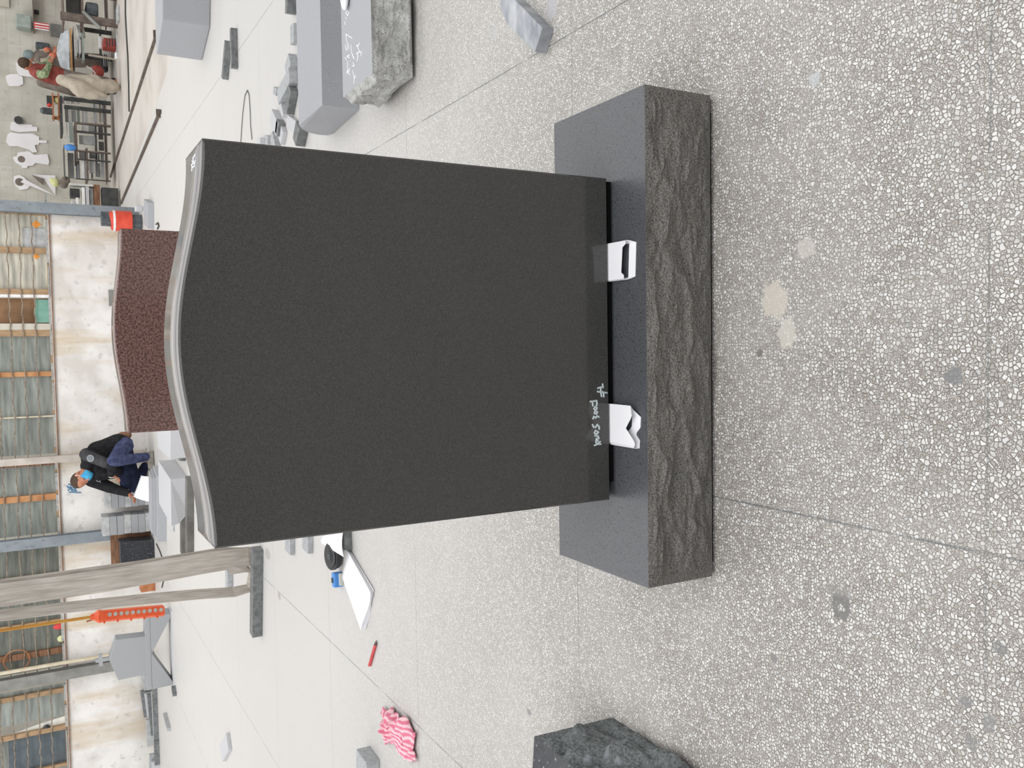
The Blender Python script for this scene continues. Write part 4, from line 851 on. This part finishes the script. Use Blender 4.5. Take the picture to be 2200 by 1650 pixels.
# ================================================================== OFFCUTS AND WIRE RIGHT OF THE HEADSTONE
def k6(x_, y_): return (520+x_*.1212, 130+y_*.1212)
oc = [((930, 310), (1000, 80), .12, .05, 'offcut_granite', 'grey offcut at the far tip of the offcut heap, touching the long block'), ((790, 800), (1000, 400), .13, .055, 'offcut_granite', 'long grey offcut lying slanted at the top of the offcut heap'),
      ((925, 970), (1005, 560), .09, .05, 'offcut_dark', 'dark long offcut between the slanted one and the long grey block'), ((700, 640), (710, 500), .10, .04, 'offcut_granite', 'small triangular offcut at the far side of the heap'),
      ((830, 1030), (850, 960), .26, .045, 'pale_granite', 'flat pale offcut in the middle of the heap'), ((752, 1110), (640, 870), .13, .045, 'pale_granite', 'pale offcut leaning outward on the wire side of the heap'),
      ((745, 1360), (775, 1120), .10, .045, 'offcut_dark', 'narrow dark offcut below the middle of the heap'), ((1010, 1310), (1030, 1080), .26, .03, 'pale_granite', 'square pale tile in the heap beside the long block\'s rounded end'),
      ((1120, 1535), (1185, 1225), .12, .06, 'offcut_dark', 'dark upright offcut nearest the camera in the heap'), ((405, 1500), (405, 1370), .12, .035, 'pale_granite', 'pale offcut cut off by the headstone edge, beside the wire'),
      ((550, 1500), (555, 1330), .10, .04, 'offcut_granite', 'short grey offcut by the headstone edge, second from the wire'), ((690, 1520), (640, 1260), .10, .04, 'offcut_granite', 'curved grey offcut by the headstone edge, third from the wire'),
      ((760, 1500), (805, 1275), .14, .03, 'pale_granite', 'thin pale offcut by the headstone edge in front of the narrow dark one')]
for a_, b_, dp, h_, m_, lb in oc: solo('stone_offcut', strip(k6(*a_), k6(*b_), dp*.75, h_), m_, lb, 'offcut', 'offcuts heaped right of the headstone', bevel=.003)
solo('stone_strip', strip((512, 146), (510, 61), .05, .05), 'offcut_dark', 'thin dark granite strip beyond the wire loop, the nearer of the pair', 'strip', 'two thin strips on the far floor', bevel=.002)
solo('stone_strip', strip((491, 172), (498, 92), .05, .05), 'offcut_dark', 'thin dark granite strip beyond the wire loop, the farther of the pair', 'strip', 'two thin strips on the far floor', bevel=.002)
solo('stone_strip', strip((637, 31), (639, -30), .05, .06), 'offcut_dark', 'dark strip behind the long grey block at the right edge', 'strip', 'strips behind the long grey block', bevel=.002)
solo('stone_strip', strip((641, 92), (641, 50), .08, .03), 'offcut_granite', 'low grey strip tucked against the back of the long grey block', 'strip', 'strips behind the long grey block', bevel=.002)
wl = [(517, 330), (519, 305), (521, 270), (524, 235), (528, 205), (533, 194), (537, 205), (539, 240), (540, 270), (543, 300)]
solo('wire_loop', MB().tube([G(*q)+Vector((0, 0, .006)) for q in wl], .003, 6), 'cord', 'thin dark wire lying in a hairpin loop beside the headstone', 'wire')

# ================================================================== FAR RIGHT: RAILS
def rail(a_, b_, lb):
    A_, B_ = G(*a_), G(*b_); d = (B_-A_).normalized(); n_ = Vector((-d.y, d.x, 0)); t = thing('floor_rail', (A_+B_)/2, lb, 'rail', 'floor rails at the right')
    hd_ = MB(); hd_.hexa([A_-n_*.021, A_+n_*.021, B_+n_*.021, B_-n_*.021], [p+Vector((0, 0, .03)) for p in (A_-n_*.016, A_+n_*.016, B_+n_*.016, B_-n_*.016)]); obj('rail_head', hd_, 'rail_steel', t)
    obj('end_stop', MB().box((A_+d*.1+Vector((0, 0, .025))), (.10, .03, .05), math.atan2(n_.y, n_.x)), 'rail_steel', t)
rail((341, 68), (239, 380), 'dark steel floor rail at the right, the farther and longer of two'); rail((347, 239), (262, 437), 'dark steel floor rail at the right, the shorter one nearer the headstone')
solo('cable', MB().tube([(p.x, p.y, .012) for p in [G(*q) for q in ((271, -20), (271, 30), (273, 70), (276, 120), (278, 180), (279, 240))]], .012, 6), 'cord', 'dark cable on the floor running towards the farther rail', 'cable')
# red tank by the corner column and the grey block before it
rt0 = Y(258, 475, 12.2)
r0 = thing('red_tank', (rt0.x, 12.2, 0), 'red metal tank with grey top standing by the corner steel column', 'tank')
def zz(px): return Y(px, 475, 12.2).z
obj('foot', MB().tube([(rt0.x, 12.2, 0), (rt0.x, 12.2, zz(283))], .11, 18), 'dark_steel', r0); obj('shell', MB().tube([(rt0.x, 12.2, zz(283)), (rt0.x, 12.2, zz(246)), (rt0.x-.01, 12.2, zz(236))], [.15, .15, .13], 22), 'red_paint', r0, bevel=.006)
obj('cap', MB().tube([(rt0.x+.02, 12.2, zz(238)), (rt0.x+.02, 12.2, zz(217))], .105, 18), 'dark_steel', r0, bevel=.008)
obj('label_band', MB().tube([(rt0.x, 12.2, zz(247)), (rt0.x, 12.2, zz(242))], .1515, 22), 'white_trim', r0)
hh = Y(317, 460, G(331, 460).y).z
solo('granite_block', strip((331, 492), (331, 436), .42, hh), 'grey_granite', 'grey granite block on the floor right of the brown headstone, before the red tank', 'stone block', bevel=.003)
A_ = G(322, 440); solo('stone_offcut', MB().box((A_.x-.05, A_.y+.1, hh+.05), (.07, .14, .10)), 'pale_granite', 'small pale stone standing on the grey block before the red tank', 'offcut', bevel=.01)
pts = [(337, 482), (341, 479), (343, 485), (340, 492)]; solo('wire_loop', MB().tube([(p.x, p.y, .01) for p in [G(*q) for q in pts]], .01, 6), 'cord', 'short curl of wire before the red tank\'s grey block', 'wire')
P = Y(243, 640, WY-.02); solo('wall_plate', MB().box((P.x, WY-.01, P.z-.0), (.24, .02, .12)), 'steel_grey_paint', 'small grey plate fixed low on the white wall above the brown headstone', 'plate')

# ================================================================== FAR RIGHT: WORKBENCHES
def bxp(px0, px1, py0, py1, yy, dp):
    """upright box seen between these pixels, front at yy"""
    a_, b_ = Y(px1, py1, yy), Y(px0, py0, yy); X0, X1 = sorted((a_.x, b_.x)); Z0_, Z1_ = sorted((a_.z, b_.z)); Z0_ = max(0, Z0_)
    return (X0, X1, Z0_, Z1_)
def B(px0, px1, py0, py1, yy, dp, mb=None):
    X0, X1, z0, z1 = bxp(px0, px1, py0, py1, yy, dp); mb = mb or MB(); return mb.box(((X0+X1)/2, yy+dp/2, (z0+z1)/2), (X1-X0, dp, z1-z0))
FY = 17.5
# shelf with things on it
sh = thing('wall_shelf', Y(70, 30, FY), 'narrow dark shelf on the far wall at the right edge', 'shelf')
obj('board', B(68, 73, -40, 60, FY-.35, .35), 'rack_steel', sh); obj('bracket', B(73, 84, 20, 24, FY-.2, .2), 'rack_dark', sh)
solo('storage_box', B(33, 68, 28, 60, FY-.33, .26), 'slab_greenish', 'greenish grey box standing on the far wall shelf', 'box', bevel=.02)
solo('striped_bag', B(73, 106, 46, 64, FY-.40, .06).box(Y(76, 55, FY-.37), (.1, .03, .02)), 'striped_red', 'red and white striped bag hanging below the far wall shelf', 'bag', bevel=.02)
bs = bpy.data.objects['striped_bag']
for yy_ in (51, 57, 62): obj('stripe', B(75, 105, yy_, yy_+2, FY-.406, .006), 'white_trim', bs)
solo('grey_panel', B(108, 133, 50, 80, FY-.05, .05), 'steel_grey_paint', 'square grey panel leaning on the far wall under the striped bag', 'panel')
solo('wall_board', B(-30, 20, -30, 16, FY-.06, .04), 'beige_panel', 'pale board high on the far wall in the corner of the picture', 'board')
# metal rack at the right edge
rk = thing('machine_stand', (Y(240, 20, 14.6).x, 14.9, 0), 'grown-over grey steel machine stand at the far right edge', 'stand')
rk['label'] = 'grey steel machine stand with shelves at the far right edge'
for p0_, p1_ in ((132, 139), (172, 181), (228, 233)): obj('shelf', B(p0_, p1_, -60, 46, 14.7, .6), 'rack_steel', rk)
for q0, q1 in ((40, 46), (-20, -14)): obj('post', B(130, 272, q0, q1, 14.68, .06), 'rack_steel', rk)
obj('panel', B(139, 172, -60, 40, 15.2, .03), 'steel_grey_paint', rk); obj('brace', MB().tube([Y(178, 24, 14.66), Y(215, 60, 14.66)], .03, 6), 'steel_grey_paint', rk)
solo('machine_motor', B(184, 212, 2, 34, 14.75, .4), 'dark_steel', 'dark motor housing inside the grey machine stand', 'motor', bevel=.03)
solo('stone_block', B(251, 268, 10, 45, 14.3, .25), 'slab_grey_mid', 'grey stone block on the floor before the machine stand', 'stone block', bevel=.01)
# bench with plank top
BYY = 15.6
wbn = thing('workbench', (Y(165, 120, BYY).x, BYY+.4, 0), 'low stoneworking bench with yellow plank edge between the two workers', 'workbench')
obj('plank', B(150, 157, 60, 172, BYY, .12), 'bench_plank', wbn); obj('top', B(157, 162, 56, 172, BYY, .55), 'rack_steel', wbn)
for yy_ in (62, 120, 168): obj('leg', B(162, 240, yy_, yy_+5, BYY+.05, .08), 'rack_dark', wbn)
obj('shelf', B(216, 221, 60, 170, BYY+.1, .45), 'rack_dark', wbn)
tpz = Y(150, 100, BYY).z
sheet = MB(); a0 = Y(148, 62, BYY+.15); a1 = Y(150, 152, BYY+.15); tp_ = Y(120, 112, BYY+.35)
sheet.add([a0, a1, Y(128, 140, BYY+.3), tp_, Y(130, 72, BYY+.35), a0+Vector((0, .5, 0)), a1+Vector((0, .5, 0))], [(0, 1, 2), (0, 2, 3), (0, 3, 4), (1, 6, 2), (2, 6, 3), (3, 6, 5), (3, 5, 4), (4, 5, 0), (0, 5, 6, 1)])
solo('stone_boulder', sheet, 'tarp_grey', 'grey angular stone being worked on the plank-edged bench', 'stone', bevel=.01)
solo('bucket', MB().tube([Y(181, 69, BYY-.13), Y(165, 69, BYY-.13)], [.10, .125], 18), 'bucket_white', 'white bucket hanging at the right end of the plank-edged bench', 'bucket', bevel=.006)
for k, (p0_, p1_, q0, q1, m_, lb) in enumerate(((160, 166, 80, 120, 'slab_grey_mid', 'short grey slab stored under the bench top, right side'), (168, 173, 80, 116, 'pale_granite', 'pale short slab stored under the bench top'), (175, 182, 70, 129, 'slab_greenish', 'greenish long slab jutting out under the bench'))):
    solo('stone_slab', B(p0_, p1_, q0, q1, BYY-.25, .2), m_, lb, 'slab', 'slabs under the plank-edged bench')
solo('paper_bag', B(211, 221, 76, 103, BYY-.3, .1), 'white_stone', 'white bag standing under the bench above the red crate', 'bag', bevel=.02)
crt = solo('plastic_crate', B(222, 254, 80, 102, BYY-.6, .3), 'crate_red', 'dark red plastic crate on the floor under the bench', 'crate', bevel=.01)
for k in range(4): obj('slot', B(228+k*6, 231+k*6, 82, 100, BYY-.605, .01), 'rack_dark', crt)
solo('stone_slab', B(250, 258, 70, 118, BYY-.8, .1), 'slab_grey_mid', 'grey slab lying on the kerb in front of the red crate', 'slab', bevel=.004)
solo('stone_offcut', B(247, 257, 112, 126, BYY-.75, .1), 'white_stone', 'small white stone beside the red crate', 'offcut', bevel=.01)
for k in range(4): solo('stone_slab', B(222+k*4, 224+k*4, 104, 140, BYY-.1, .1), 'slab_grey_mid', ('lowest', 'second lowest', 'second highest', 'highest')[3-k]+' thin slab of the pile under the bench middle', 'slab', 'thin slabs under the bench')
solo('red_cloth', MB().ell(Y(211, 154, BYY-.12), (.12, .08, .10)).ell(Y(205, 148, BYY-.12), (.07, .06, .06)), 'crate_red', 'red cloth bundle hanging under the bench before the sack', 'cloth', remesh=.02)
hz_ = [Y(186, 142, BYY-.28), Y(198, 150, BYY-.28), Y(205, 158, BYY-.28), Y(203, 164, BYY-.26)]
solo('hose', MB().tube(hz_, .012, 6), 'bucket_white', 'pale hose hanging in a curve under the bench', 'hose')
solo('metal_pipe', MB().tube([Y(190, 118, BYY-.35), Y(258, 129, BYY-.45)], .02, 8), 'beige_cloth', 'thin pale pipe leaning from bench to kerb', 'pipe')
# workers
def worker(nm, label, hd, sh1, sh2, el1, wr1, el2, wr2, hp, kn, an, shirt, sleeve, trousers, cap, mask=False):
    t = thing('person', (hp.x, hp.y, 0), label, 'person')
    f_ = (wr1-hd); f_.z -= .1; f_ = f_.normalized(); u_ = Vector((0, 0, 1)); u_ = (u_-f_*u_.dot(f_)).normalized(); l_ = u_.cross(f_); Rm = Matrix((l_, f_, u_)).transposed()
    nk = (sh1+sh2)/2+Vector((0, 0, .02)); ch = nk.lerp(hp, .4); b_ = MB()
    b_.ell(hd, (.078, .095, .115), Rm, 14, 10); b_.ell(hd+f_*.095-u_*.02, (.014, .02, .024), Rm)
    for s in (-1, 1): b_.ell(hd+l_*s*.08, (.012, .02, .03), Rm); b_.ell(hd+l_*s*.03+f_*.082+u_*.015, (.018, .01, .01), Rm)
    b_.capsule(hd-u_*.05, nk, .055, .06); b_.capsule(nk, ch, .08, .12); b_.capsule(ch, hp, .12, .13)
    for s_, e_, w_ in ((sh1, el1, wr1), (sh2, el2, wr2)):
        b_.capsule(nk, s_, .06, .055); b_.capsule(s_, e_, .048, .04); b_.capsule(e_, w_, .04, .028); hand(b_, w_, w_+(w_-e_).normalized()*.1, Vector((0, .3, 1)), 1.2)
    for k_, a_ in zip(kn, an): b_.capsule(hp, k_, .095, .06); b_.capsule(k_, a_, .055, .038); b_.capsule(a_, a_+f_*.1*Vector((1, 1, 0)).length, .038, .03)
    obj('body', b_, 'skin', t, remesh=.012)
    s_ = MB(); s_.capsule(nk, ch, .12, .165); s_.capsule(ch, hp+Vector((0, 0, .05)), .165, .16); s_.capsule(sh1, sh2, .085, .085); obj('shirt', s_, shirt, t, remesh=.016)
    for a_, e_, w_ in ((sh1, el1, wr1), (sh2, el2, wr2)): obj('sleeve', MB().capsule(a_, e_, .078, .066).capsule(e_, e_.lerp(w_, .9), .064, .045), sleeve, t, remesh=.014)
    tr = MB()
    for k_, a_ in zip(kn, an): tr.capsule(hp, k_, .145, .10); tr.capsule(k_, a_.lerp(k_, .1), .095, .07)
    obj('trousers', tr, trousers, t, remesh=.016)
    for a_ in an: obj('shoe', MB().capsule(Vector((a_.x+.02, a_.y, .05)), Vector((a_.x-.14, a_.y-.03, .045)), .05, .045), 'black_plastic', t, smooth=True)
    hr = MB().ell(hd+u_*.035-f_*.02, (.086, .1, .1), Rm, 16, 10); obj('cap' if cap else 'hair', hr, cap or 'hair', t, smooth=True)
    if mask: obj('face_mask', MB().ell(hd+f_*.055-u_*.035, (.07, .058, .062), Rm), mask, t, smooth=True)
    obj('glove', MB().ell(wr2+(wr2-el2).normalized()*.06, (.045, .05, .06)), 'glove_orange', t, smooth=True)
    return t
Wy = 15.2
worker('person', 'worker in a red shirt and green sleeves bending over the plank-edged bench', Y(56, 138, Wy), Y(82, 160, Wy-.15), Y(80, 146, Wy+.2), Y(96, 160, Wy-.25), Y(108, 136, Wy-.1), Y(98, 140, Wy+.3), Y(110, 124, Wy+.35),
       Y(137, 166, Wy+.02), (Y(180, 170, Wy-.1), Y(180, 176, Wy+.15)), (Y(234, 174, Wy-.02), Y(232, 180, Wy+.15)), 'shirt_red', 'sleeve_green', 'apron_grey', 'hair', mask='cap_grey')
W2 = 16.75
worker('person', 'worker in a grey-green cap and orange gloves on the bench\'s far side', Y(66, 121, W2), Y(86, 134, W2-.1), Y(84, 116, W2+.15), Y(104, 132, W2-.15), Y(112, 118, W2-.1), Y(98, 112, W2+.1), Y(101, 108, W2-.12),
       Y(140, 128, W2+.1), (Y(178, 124, W2), Y(178, 134, W2+.1)), (Y(224, 124, W2+.05), Y(224, 136, W2+.15)), 'apron_grey', 'beige_cloth', 'apron_grey', 'cap_grey')
# sack cloth heap beside the worker
sk = MB(); sk.capsule(Y(134, 173, 14.6), Y(178, 192, 14.55), .09, .13); sk.capsule(Y(172, 190, 14.55), Y(208, 204, 14.5), .14, .08); sk.capsule(Y(150, 170, 14.7), Y(205, 176, 14.65), .08, .11); sk.capsule(Y(200, 182, 14.6), Y(226, 190, 14.6), .12, .10)
g_ = Y(225, 186, 14.6); sk.capsule(g_, Vector((g_.x, g_.y, .12)), .12, .12); sk.capsule(Y(205, 200, 14.5), Y(228, 206, 14.5), .07, .05)
solo('cloth_heap', sk, 'beige_cloth', 'beige cloths draped in a heap behind the red-shirted worker', 'cloth', remesh=.02, disp=.09)
solo('sack_cloth', MB().capsule(Y(90, 176, 16.4), Y(160, 190, 16.35), .10, .15).capsule(Y(95, 172, 16.4), Y(130, 172, 16.4), .09, .12).capsule(Y(160, 190, 16.35), Y(228, 194, 16.3), .13, .10), 'apron_grey', 'grey sackcloth hanging behind the red-shirted worker\'s back', 'cloth', remesh=.022)
solo('blue_grey_bag', B(76, 108, 88, 106, FY-.2, .2), 'dark_steel', 'blue-grey bag hanging on the far wall behind the capped worker', 'bag', bevel=.03)
# slab rack
RY = 15.9
rkk = thing('slab_rack', (Y(200, 290, RY).x, RY+.3, 0), 'brown steel slab rack against the far wall with dark uprights', 'rack')
for y0_ in (214, 232, 265, 283, 324, 342, 384): obj('upright', B(138 if y0_ < 250 else 162, 238, y0_, y0_+4, RY, .06), 'rack_steel' if y0_ in (265, 324) else 'rack_dark', rkk)
for p0_, p1_, q0, q1, m_ in ((128, 136, 205, 285, 'rack_dark'), (160, 168, 262, 346, 'rack_steel'), (206, 210, 262, 346, 'rack_dark'), (184, 191, 318, 386, 'rack_steel'), (137, 141, 310, 386, 'rack_dark'), (226, 233, 214, 388, 'rack_steel')): obj('beam', B(p0_, p1_, q0, q1, RY+.005, .5), m_, rkk)
sl_items = [(131, 139, 204, 222, 'white_stone', 'white short slab at the end of the rack nearest the workers'), (142, 150, 204, 222, 'white_stone', 'white slab beside the first, at the workers\' end'), (152, 160, 206, 222, 'pale_granite', 'pale slab third from the workers\' end'),
  (162, 172, 208, 222, 'white_stone', 'white wedge-shaped slab at the workers\' end of the rack'), (139, 148, 226, 262, 'slab_grey_mid', 'mid-grey slab in the upper bay of the rack'), (149, 152, 236, 264, 'white_stone', 'thin white slab in the upper bay of the rack'),
  (153, 164, 236, 262, 'slab_grey_mid', 'grey slab low in the upper bay of the rack'), (165, 172, 234, 262, 'slab_greenish', 'greenish slab low in the first bay'), (176, 180, 236, 262, 'pale_granite', 'pale thin slab in the first bay'),
  (142, 147, 262, 325, 'pale_granite', 'long pale slab leaning above the rounded frame'), (148, 158, 262, 306, 'slab_greenish', 'long greenish slab leaning above the rounded frame'), (170, 205, 290, 312, 'slab_grey_mid', 'wide grey slab seen through the rounded frame'),
  (176, 188, 266, 282, 'white_stone', 'white slab behind the first upright of the frame'), (190, 204, 266, 283, 'slab_grey_mid', 'grey slab behind the first upright of the frame'), (170, 183, 326, 341, 'white_stone', 'bright white slab beside the rounded frame'),
  (192, 206, 328, 341, 'slab_grey_mid', 'grey slab below the bright white one'), (145, 160, 328, 384, 'slab_grey_mid', 'wide mid-grey slab at the corner end of the rack'), (162, 172, 344, 384, 'offcut_granite', 'grey slab in the middle of the corner bay'),
  (174, 182, 346, 384, 'white_stone', 'white slab in the corner bay'), (192, 204, 346, 372, 'pale_granite', 'pale slab low in the corner bay'), (205, 216, 350, 380, 'offcut_dark', 'dark slab low in the corner bay')]
for k, (p0_, p1_, q0, q1, m_, lb) in enumerate(sl_items):
    yy_ = RY+.09+.035*(k % 9); solo('stone_slab', B(p0_, p1_, q0, q1, yy_, .03), m_, lb, 'slab', 'slabs stored in the brown rack', bevel=.003)
fill = [(181, 189, 236, 263, 'slab_grey_mid'), (200, 206, 218, 263, 'offcut_granite'), (212, 218, 218, 262, 'beige_cloth'), (219, 225, 220, 262, 'offcut_granite'), (159, 163, 268, 284, 'white_stone'), (211, 222, 268, 300, 'offcut_granite'), (212, 224, 304, 324, 'slab_grey_mid'),
        (210, 214, 328, 345, 'white_stone'), (183, 186, 345, 384, 'white_stone'), (187, 191, 346, 366, 'offcut_dark'), (216, 225, 330, 384, 'slab_grey_mid'), (150, 156, 266, 288, 'white_stone'), (143, 147, 232, 262, 'white_stone'), (166, 169, 346, 384, 'pale_granite'), (195, 200, 350, 384, 'slab_greenish'), (206, 209, 226, 262, 'white_stone')]
for k, (p0_, p1_, q0, q1, m_) in enumerate(fill): solo('stone_slab', B(p0_, p1_, q0, q1, RY+.10+.035*(k % 8)+.017, .014), m_, 'thin plain slab edge showing among the slabs of the brown rack', 'slab', 'thin slabs filling the brown rack')
solo('blue_cloth', MB().ell(Y(151, 317, RY-.05), (.06, .05, .10)), 'blue_plastic', 'blue cloth hanging on the rack above the rounded frame', 'cloth', smooth=True)
# things on the rack top
solo('wooden_tray', B(113, 127, 205, 207, RY+.1, .2).box(Y(114, 230, RY+.2), (.46, .2, .02)).box(Y(126, 230, RY+.2), (.46, .2, .02)).box(Y(120, 253, RY+.2), (.02, .2, .12)), 'rust_box', 'small open reddish wooden tray standing on edge on the rack', 'tray')
solo('green_bottle', MB().tube([Y(127, 216, RY+.18), Y(119, 216, RY+.18), Y(117, 216, RY+.18), Y(113, 216, RY+.18)], [.06, .06, .025, .02], 12), 'toy_yellow', 'pale yellow bottle inside the small wooden tray', 'bottle')
solo('dark_bottle', MB().tube([Y(113, 240, RY+.3), Y(113, 240, RY+.3)+Vector((0, 0, .16)), Y(113, 240, RY+.3)+Vector((0, 0, .2))], [.06, .06, .03], 12), 'dark_steel', 'dark bottle standing behind the wooden tray on the rack', 'bottle')
solo('red_ball', MB().ell(Y(106, 226, RY+.3), (.035, .035, .04)), 'striped_red', 'small red ball above the wooden tray on the rack', 'ball', smooth=True)
solo('dark_board', B(100, 112, 205, 224, FY-.05, .05), 'rack_dark', 'small dark board fixed to the far wall behind the wooden tray', 'panel')  # plain dark panel flat on the wall
solo('yellow_toy', MB().ell(Y(119, 392, RY+.2), (.09, .07, .07)).ell(Y(112, 388, RY+.2), (.05, .05, .05)), 'toy_yellow', 'pale yellow lump lying on the corner end of the rack', 'lump', remesh=.015)
solo('brown_bundle', MB().ell(Y(137, 394, RY+.15), (.10, .08, .08)).ell(Y(141, 388, RY+.12), (.08, .08, .08)), 'apron_grey', 'brownish cloth bundle under the pale yellow lump', 'cloth', remesh=.02)
cy_ = 15.3
for p0_, p1_, q0, q1, m_, lb, nm_ in ((148, 201, 393, 401, 'bucket_white', 'pale narrow box standing on the brown wooden box near the corner column', 'storage_box'), (175, 184, 402, 446, 'white_stone', 'bright white upright block next to the corner column', 'stone_block'), (184, 193, 400, 446, 'pale_granite', 'pale upright block next to the bright white one', 'stone_block'),
      (193, 200, 404, 446, 'offcut_dark', 'thin dark slab between the pale block and the brown box', 'stone_slab'), (201, 216, 396, 446, 'rust_box', 'brown wooden box beside the corner column', 'wooden_box'), (150, 172, 404, 424, 'black_plastic', 'black pot among the white blocks near the corner column', 'pot'), (153, 160, 430, 446, 'pale_granite', 'small pale block above the bright white one', 'stone_block'), (163, 170, 424, 446, 'white_stone', 'small white block under the black pot', 'stone_block'), (218, 256, 402, 446, 'rack_dark', 'dark box standing in for the shaded gap beside the corner column', 'crate')):  # the last dark box is added in place of a shaded gap
    if nm_ == 'wooden_box':
        m_ = 'brown_wood'
    solo(nm_, B(p0_, p1_, q0, q1, cy_+.0, .22), m_, lb, nm_.split('_')[-1] if nm_ != 'stone_block' else 'stone block', bevel=.008)
# white cut-outs hung on the far wall
def cut(poly, lb, holes=(), yy=FY-.03):
    o = solo('paper_cutout', MB().prism([Y(*p, yy) for p in poly], (0, .02, 0)), 'cut_paper', lb, 'cut-out', 'white cut-outs on the far wall')
    for px, py, r_ in holes:
        cpt = Y(px, py, yy-.004); obj('round_hole', MB().prism([cpt+Vector((math.cos(a_)*r_, 0, math.sin(a_)*r_)) for a_ in [k*math.pi/10 for k in range(20)]], (0, .006, 0)), 'apron_grey', o)
    return o
cut([(12, 163), (22, 159), (40, 159), (49, 166), (50, 180), (40, 185), (20, 185), (14, 174)], 'white rounded cut-out on the far wall beyond the red-shirted worker')
cut([(34, 136), (42, 130), (60, 140), (76, 160), (76, 166), (40, 162), (36, 150)], 'white angular cut-out just behind the red-shirted worker\'s head')
cut([(23, 262), (34, 262), (36, 266), (68, 268), (70, 272), (80, 273), (80, 282), (68, 282), (40, 284), (22, 279)], 'narrow white bottle-shaped cut-out on the far wall')
cut([(16, 290), (22, 284), (40, 287), (70, 287), (84, 294), (84, 301), (101, 302), (100, 307), (84, 307), (83, 311), (75, 311), (76, 318), (80, 326), (70, 328), (62, 321), (38, 314), (20, 314), (13, 304)], 'large white vase-shaped cut-out with a stem on the far wall')
cut([(28, 337), (36, 336), (38, 328), (52, 326), (62, 325), (70, 330), (74, 333), (102, 331), (106, 348), (104, 354), (76, 350), (70, 356), (60, 356), (58, 361), (47, 361), (46, 356), (34, 350), (30, 344)], 'white cross-shaped cut-out with a round hole in its head', ((46, 342, .062),))
cut([(30, 378), (42, 376), (52, 381), (58, 388), (68, 397), (58, 406), (44, 408), (34, 400), (29, 388)], 'white ring-shaped cut-out behind the paper cone', ((42, 391, .075),))
cn = MB(); ap = Y(48, 392, FY-.15)
cn.add([ap, Y(118, 376, FY-.12), Y(118, 419, FY-.12), Y(72, 375, FY-.05)], [(0, 2, 1), (0, 1, 3), (0, 3, 2), (1, 2, 3)])
cn2 = MB().prism([Y(70, 375, FY-.06), Y(119, 377, FY-.06), Y(119, 419, FY-.06), Y(94, 385, FY-.06)], (0, .02, 0))
solo('paper_cutout', cn2, 'cut_paper', 'white curled paper sheet beside the ring-shaped cut-out', 'cut-out', 'white cut-outs on the far wall')
solo('paper_cutout', MB().prism([Y(44, 391, FY-.10), Y(52, 384, FY-.10), Y(118, 420, FY-.10)], (0, .02, 0)), 'cut_paper', 'long white paper triangle pointing from the ring-shaped cut-out', 'cut-out', 'white cut-outs on the far wall')
solo('paper_cutout', MB().prism([Y(68, 342+34, FY-.09), Y(95, 384, FY-.09), Y(93, 398, FY-.09)], (0, .015, 0)), 'apron_grey', 'dark grey triangle between the paper triangle and curled sheet', 'cut-out', 'white cut-outs on the far wall')
solo('dark_disc', MB().tube([Y(40, 258, FY-.10), Y(40, 258, FY-.055)], .075, 16), 'rack_dark', 'dark round thing above the bottle-shaped cut-out', 'disc')
